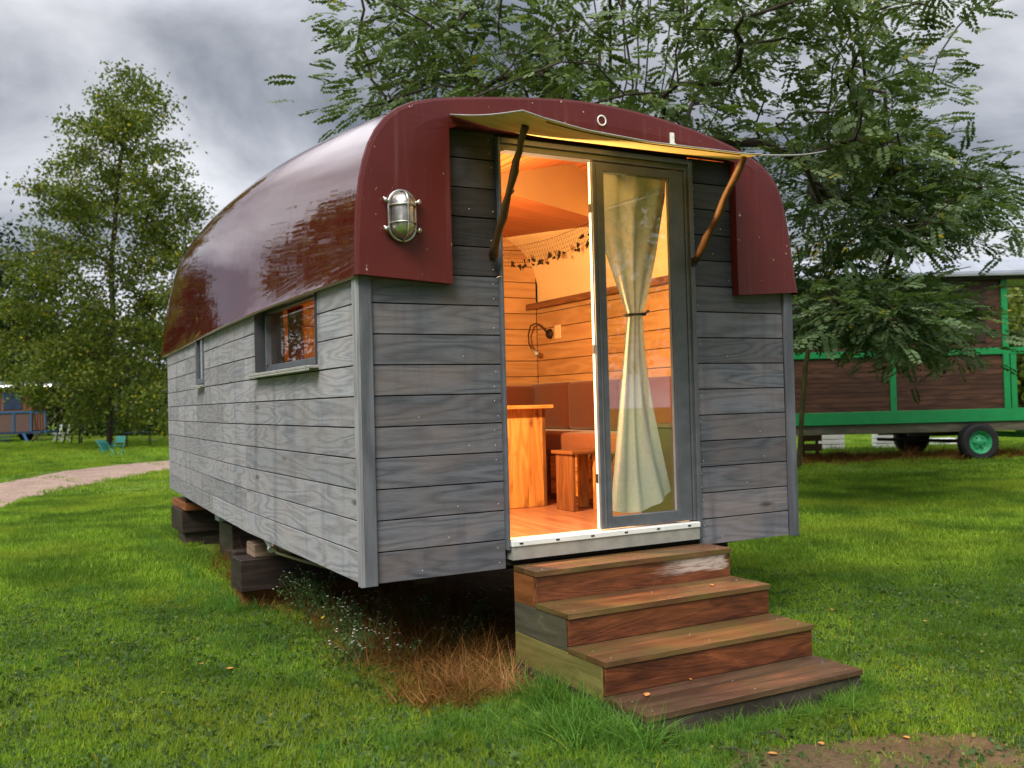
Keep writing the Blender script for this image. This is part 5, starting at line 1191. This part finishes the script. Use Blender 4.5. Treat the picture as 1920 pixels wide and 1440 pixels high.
def make_coll(name, obs):
    c = bpy.data.collections.new(name)
    for o in obs:
        for cc in list(o.users_collection): cc.objects.unlink(o)
        c.objects.link(o)
    return c
def scatter(name, P, scl, coll, seed, tilt=.12):
    rng = np.random.default_rng(seed); n = len(P); me = bpy.data.meshes.new(name); me.vertices.add(n); me.vertices.foreach_set('co', P.astype(np.float32).ravel())
    for an, t, v in (('scl', 'FLOAT', scl), ('pick', 'INT', rng.integers(0, 999, n))):
        a = me.attributes.new(an, t, 'POINT'); a.data.foreach_set('value', v.astype(np.float32 if t == 'FLOAT' else np.int32))
    a = me.attributes.new('rot', 'FLOAT_VECTOR', 'POINT'); a.data.foreach_set('vector', np.c_[rng.normal(0, tilt, n), rng.normal(0, tilt, n), rng.uniform(0, 6.283, n)].astype(np.float32).ravel())
    ob = bpy.data.objects.new(name, me); COL.objects.link(ob)
    g = bpy.data.node_groups.new(name + '_nodes', 'GeometryNodeTree'); g.interface.new_socket('Geometry', in_out='INPUT', socket_type='NodeSocketGeometry'); g.interface.new_socket('Geometry', in_out='OUTPUT', socket_type='NodeSocketGeometry')
    gi, go = g.nodes.new('NodeGroupInput'), g.nodes.new('NodeGroupOutput'); ip_ = g.nodes.new('GeometryNodeInstanceOnPoints'); ci = g.nodes.new('GeometryNodeCollectionInfo'); ci.inputs[0].default_value = coll; ci.inputs[1].default_value = True; ci.inputs[2].default_value = True
    def na(nm, t): q = g.nodes.new('GeometryNodeInputNamedAttribute'); q.data_type = t; q.inputs[0].default_value = nm; return q.outputs['Attribute']
    mp_ = g.nodes.new('GeometryNodeMeshToPoints'); g.links.new(gi.outputs[0], mp_.inputs[0]); g.links.new(mp_.outputs[0], ip_.inputs['Points']); g.links.new(ci.outputs[0], ip_.inputs['Instance']); ip_.inputs['Pick Instance'].default_value = True
    g.links.new(na('pick', 'INT'), ip_.inputs['Instance Index']); g.links.new(na('scl', 'FLOAT'), ip_.inputs['Scale'])
    er = g.nodes.new('FunctionNodeEulerToRotation'); g.links.new(na('rot', 'FLOAT_VECTOR'), er.inputs[0]); g.links.new(er.outputs[0], ip_.inputs['Rotation'])
    g.links.new(ip_.outputs[0], go.inputs[0]); md = ob.modifiers.new('scatter', 'NODES'); md.node_group = g
    return tag(ob, kind='stuff')
rg = np.random.default_rng(99)
short = make_coll('short_grass_kit', [proto_clump('clump', 44, .068, .066, .0050, MT['blade'], rg, .75) for _ in range(5)] + [proto_weed('clover', 26, MT['weed'], rg), proto_weed('clover', 16, MT['weed'], rg, .06, .032)])
mid = make_coll('mid_grass_kit', [proto_clump('clump', 60, .14, .085, .0078, MT['blade'], rg, .7) for _ in range(4)])
farc = make_coll('far_grass_kit', [proto_clump('clump', 70, .34, .10, .017, MT['blade'], rg, .7, 2) for _ in range(4)])
longc = make_coll('long_grass_kit', [proto_clump('clump', 34, .06, .24, .0062, MT['bladelong'], rg, 1.0, 5) for _ in range(5)])
straw = make_coll('straw_kit', [proto_clump('clump', 34, .05, .22, .0042, MT['straw'], rg, 1.1, 4) for _ in range(3)])
strawd = make_coll('dead_grass_kit', [proto_clump('clump', 40, .09, .15, .0035, MT['strawdark'], rg, 1.3, 4) for _ in range(4)])
def in_ell(x, y, E, k=1.0):
    (cx, cy), rx, ry, ro = E; dx, dy = x - cx, y - cy; ca, sa = math.cos(ro), math.sin(ro); u, v = dx * ca + dy * sa, -dx * sa + dy * ca; return (u / (rx * k)) ** 2 + (v / (ry * k)) ** 2
pathpoly = np.r_[PN[:, :2], PF[::-1, :2]]
def in_path(x, y):
    c = np.zeros(len(x), bool); j = len(pathpoly) - 1
    for i in range(len(pathpoly)):
        xi, yi = pathpoly[i]; xj, yj = pathpoly[j]
        if yi != yj: c ^= ((yi > y) != (yj > y)) & (x < (xj - xi) * (y - yi) / (yj - yi) + xi)
        j = i
    return c
def wedge(n, d0, d1, px0=-900, px1=2800, power=1.0, seed=0):
    r = np.random.default_rng(seed); d = np.sqrt(r.uniform(d0 ** 2, d1 ** 2, n)) if power == 1 else r.uniform(d0, d1, n); px = r.uniform(px0, px1, n)
    k = (px - 960) / F_PX; f2 = fwd[:2] / np.linalg.norm(fwd[:2]); r2 = right[:2] / np.linalg.norm(right[:2]); x = CAM[0] + d * f2[0] + d * k * r2[0]; y = CAM[1] + d * f2[1] + d * k * r2[1]; return x, y
def lawn(n, d0, d1, power, seed, hole_path=True):
    x, y = wedge(n, d0, d1, power=power, seed=seed); r = np.random.default_rng(seed + 1)
    keep = ~((x > SX0 + .02) & (x < SX1 - .02) & (y > -1.19) & (y < 0.1))
    u = in_ell(x, y, UND, .93); keep &= (u > 1 + r.normal(0, .07, n)) & ~((x > .3) & (x < 2.7) & (y > .35) & (y < 6.9))
    b = in_ell(x, y, (BARE[0], BARE[1], BARE[2], BARE[3]), 1.0); keep &= (b > .9 + r.normal(0, .22, n)) | (r.random(n) < .10)
    if hole_path: keep &= ~in_path(x, y) | (r.random(n) < .012)
    patchy = noise2(x, y, 1.9, 21); keep &= (patchy > -.75) | (r.random(n) < .35)
    x, y = x[keep], y[keep]; s_ = (0.75 + .28 * noise2(x, y, 1.1, 5) + r.normal(0, .12, len(x))).clip(.35, 1.5)
    return np.c_[x, y, zg(x, y)], s_
P, s_ = lawn(72000, 3.0, 8.0, 1, 1, False); scatter('grass', P, s_, short, 1)
P, s_ = lawn(66000, 7.2, 17, 1, 2); scatter('grass', P, s_ * 1.0, mid, 2)
P, s_ = lawn(60000, 15.5, 62, 1.0, 3); scatter('grass', P, s_ * .9, farc, 3)
P, s_ = lawn(8600, 3.0, 13.0, 1, 31); r_ = np.random.default_rng(77); k_ = noise2(P[:, 0], P[:, 1], 2.6, 41) > -.1; P, s_ = P[k_], s_[k_]
scatter('grass_tufts', P, r_.uniform(.20, .46, len(P)), longc, 31, .25)
# long tufts: along the steps, on the near edge of the cabin's shadow, round the stacks
r = np.random.default_rng(17); L_ = []
def line_tufts(a, b, n, sp, s0, s1):
    t = r.random(n); p = np.array(a) + (np.array(b) - np.array(a)) * t[:, None] + r.normal(0, sp, (n, 2)); L_.append(np.c_[p, r.uniform(s0, s1, n)])
line_tufts((0.74, -.35), (0.76, -1.20), 95, .06, .45, 1.0); line_tufts((0.55, -.75), (0.72, -1.25), 60, .11, .4, .95); line_tufts((.80, -1.30), (2.1, -1.30), 90, .045, .25, .62); line_tufts((2.14, -.2), (2.15, -1.25), 55, .04, .3, .7)
line_tufts((-.25, -.55), (.75, -.95), 130, .16, .3, .62); line_tufts((-.25, 2.3), (-.3, 0.2), 70, .12, .25, .5); line_tufts((-.2, 2.4), (-.1, 6.8), 110, .12, .3, .7); line_tufts((-.15, 2.45), (.05, 3.0), 30, .08, .4, .8)
line_tufts((-.6, -1.2), (.9, -1.6), 150, .22, .25, .5); line_tufts((2.2, -.9), (3.0, -.9), 60, .25, .25, .5)
a = np.concatenate(L_); m_ = ~((a[:, 0] > SX0 - .01) & (a[:, 0] < SX1 + .01) & (a[:, 1] > -1.23)); a = a[m_]
scatter('long_grass', np.c_[a[:, 0], a[:, 1], zg(a[:, 0], a[:, 1])], a[:, 2], longc, 5, .2)
q = r.normal(0, 1, (24, 2)) * [.055, .06] + [.66, -.22]; q = np.r_[q, r.normal(0, 1, (12, 2)) * [.07, .06] + [.54, -.14]]
scatter('dry_grass_tuft', np.c_[q, zg(q[:, 0], q[:, 1])], r.uniform(.5, 1.05, len(q)), straw, 6, .6)
q = np.c_[r.uniform(.06, 1.6, 600), r.uniform(-.25, 6.9, 600)]; q = q[(in_ell(q[:, 0], q[:, 1], UND, 1.02) < 1) & ~((q[:, 0] > .8) & (q[:, 1] < 0.1))]
q = np.r_[q, np.c_[r.uniform(.12, .78, 220), r.uniform(-.36, 1.1, 220)]]
scatter('dead_grass', np.c_[q, zg(q[:, 0], q[:, 1])], r.uniform(.5, 1.45, len(q)), strawd, 7, .65)
cw = at(1640, 868, 21.0); q = np.c_[r.uniform(-4, 3.2, 420), r.normal(0, .5, 420)]; q = cw[:2] + q[:, :1] * Rt[:2] + q[:, 1:] * Nn[:2]
scatter('dead_grass', np.c_[q, zg(q[:, 0], q[:, 1])], r.uniform(1.2, 2.2, len(q)), strawd, 8, .3)

# flowering weeds at the cabin's left edge
def weed(loc, h, n, seed, label):
    rng = np.random.default_rng(seed); rr = random.Random(seed); e_ = empty('flowering_weed', (loc[0], loc[1], float(zg(loc[0], loc[1]))), label, 'weed', 'white flowering weeds by the cabin'); st = MB(); C = []; Fp = MB()
    for k in range(n):
        a = rr.uniform(0, 6.28); l = h * rr.uniform(.5, 1); b = Vector((loc[0] + rr.gauss(0, .05), loc[1] + rr.gauss(0, .05), G)); t = b + Vector((math.cos(a) * l * .45, math.sin(a) * l * .45, l)); mdp = b.lerp(t, .5) + Vector((0, 0, .03)); st.tube([b, mdp, t], [.0028, .002, .0012], 4, False)
        for q in range(12):
            u = rr.uniform(.15, .95); C.append(np.array(b.lerp(t, u)) + rng.normal(0, .022, 3))
        for q in range(rr.randint(0, 2)):
            c = t + Vector((rr.gauss(0, .02), rr.gauss(0, .02), rr.uniform(-.01, .02))); st.tube([t.lerp(b, .15), c], .001, 3, False)
            for p_ in range(4): aa = p_ * 1.57 + rr.uniform(0, .6); Fp.quad([tuple(c), tuple(c + Vector((math.cos(aa - .5) * .006, math.sin(aa - .5) * .006, .003))), tuple(c + Vector((math.cos(aa) * .0075, math.sin(aa) * .0075, .004))), tuple(c + Vector((math.cos(aa + .5) * .006, math.sin(aa + .5) * .006, .003)))])
    st.build('stems', MT['weed'], e_); V, Fq, R_ = leaf_quads(np.array(C), .026, rng, aspect=.5); npmesh('leaves', V, Fq, R_, MT['weed'], e_); Fp.build('flowers', MT['flower'], e_)
for k, (px, py, h, n) in enumerate(((600, 1120, .36, 34), (645, 1165, .34, 38), (690, 1200, .26, 26), (560, 1105, .30, 20), (660, 1215, .22, 22), (868, 1190, .24, 14), (720, 1130, .26, 10), (800, 1150, .30, 16), (905, 1140, .26, 14), (760, 1215, .20, 16))):
    p = on_z(px, py + 40); weed((float(p[0]), float(p[1])), h, n, 80 + k, ['bushy white flowered weed beside the dark sleeper stack', 'tallest white flowered weed below the cabin corner', 'white flowered weed right below the corner board', 'thin flowering weed touching the pipes', 'low white flowered weed in front of the others', 'lone grey green weed behind the straw tuft', 'sparse weed in the shade under the front wall', 'green weed halfway along under the front wall', 'green weed in the shade beside the steps', 'short green weed in front of the dead grass'][k])
# broad leaves in the lawn and a few fallen leaves
def rosette(loc, s_, n, seed, label):
    rr = random.Random(seed); q = MB()
    for k in range(n):
        a = k * 2.4 + rr.uniform(-.3, .3); l = s_ * rr.uniform(.7, 1.1); z0 = float(zg(loc[0], loc[1])); c = Vector((loc[0], loc[1], z0 + .01)); d = Vector((math.cos(a), math.sin(a), rr.uniform(.4, 1.0))).normalized(); sd_ = Vector((-math.sin(a), math.cos(a), 0)); rv = rr.random()
        pts = [(0, .05), (.35, .22), (.65, .25), (1.0, .02)]
        for (u0, w0), (u1, w1) in zip(pts[:-1], pts[1:]):
            A_, B_ = c + d * l * u0 - Vector((0, 0, l * .35 * u0 * u0)), c + d * l * u1 - Vector((0, 0, l * .35 * u1 * u1)); q.quad([A_ - sd_ * w0 * l, A_ + sd_ * w0 * l, B_ + sd_ * w1 * l, B_ - sd_ * w1 * l], None, rv * .9)
    tag(q.build('dock_plant', MT['weed']), label, 'plant', 'broad leaved plants in the lawn')
for k, (px, py, s_, lb) in enumerate(((795, 1275, .11, 'broad leaved plant left of the straw tuft'), (850, 1270, .12, 'upright broad leaf plant touching the straw tuft'), (915, 1310, .10, 'bright broad leaf at the bottom of the straw tuft'), (735, 1295, .08, 'yellowing broad leaves in front of the dead grass'), (1075, 1350, .10, 'broad leaves at the left side of the steps'), (865, 1405, .07, 'small broad leaf plant low in the lawn'), (1370, 1345, .10, 'broad leaves in the grass before the lowest step'), (530, 1405, .06, 'small pale leaf rosette in the front lawn'), (1010, 1385, .07, 'pale leaf rosette below the long grass'))):
    p = on_z(px, py); rosette((float(p[0]), float(p[1])), s_, 7, 90 + k, lb)
def fallen(p, label, s_=.03, seed=1, mt='fallen'):
    rr = random.Random(seed); q = MB(); a = rr.uniform(0, 6); c = Vector(p); pts = []
    for k, (u, w) in enumerate(((-.9, .05), (-.4, .5), (.3, .55), (1, .05), (.3, -.55), (-.4, -.5))): pts.append(c + Vector((math.cos(a) * u * s_ - math.sin(a) * w * s_, math.sin(a) * u * s_ + math.cos(a) * w * s_, .004 + .25 * s_ * abs(w) + .1 * s_ * (u > .5))))
    q.quad([tuple(v) for v in pts]); q.quad([(v[0], v[1], v[2] - .0015) for v in reversed(pts)]); tag(q.build('fallen_leaf', MT[mt]), label, 'leaf', 'fallen leaves')
def onstep(px, py, k): return on_z(px, py, TZ[k] + .003)
fallen(onstep(1213, 1304, 3), 'orange leaf at the left end of the lowest tread', .026, 1); fallen(onstep(1355, 1250, 3), 'small leaf against the riser on the lowest tread', .014, 2); fallen(onstep(1335, 1098, 1), 'pinkish leaf on the right of the second tread', .016, 3); fallen(onstep(1295, 1275, 3), 'tiny leaf midway on the lowest tread', .010, 4)
for k, (px, py, lb, s_) in enumerate(((1630, 1180, 'brown leaf on the lawn right of the steps', .022), (1560, 1155, 'orange leaf in the grass behind the third step', .02), (430, 1270, 'orange leaf in the middle of the front lawn', .028), (378, 1262, 'rusty leaf left of the orange one', .02), (1540, 1400, 'leaf on the bare earth patch', .022), (1450, 1420, 'brown leaf at the edge of the bare patch', .022), (1700, 1390, 'leaf at the back of the bare patch', .02), (1735, 1180, 'pale leaf on the far right lawn', .022))):
    p = on_z(px, py); fallen((p[0], p[1], float(zg(p[0], p[1])) + .035 - (.015 if py > 1385 and px > 1400 else 0)), lb, s_, 20 + k)
# a few dead twigs on the bare patch
for k, (px, py) in enumerate(((1475, 1400), (1780, 1432), (1400, 1432))):
    p = on_z(px, py); a = random.uniform(0, 3); q = MB().tube([(p[0], p[1], G + .03), (p[0] + .06 * math.cos(a), p[1] + .06 * math.sin(a), G + .045), (p[0] + .13 * math.cos(a + .3), p[1] + .13 * math.sin(a + .3), G + .03)], [.005, .004, .002], 5)
    tag(q.build('twig', MT['bark']), ['dead twig on the left rim of the bare patch', 'dead twig at the right end of the bare patch', 'dead twig where grass meets the bare patch'][k], 'twig', 'dead twigs on bare earth')
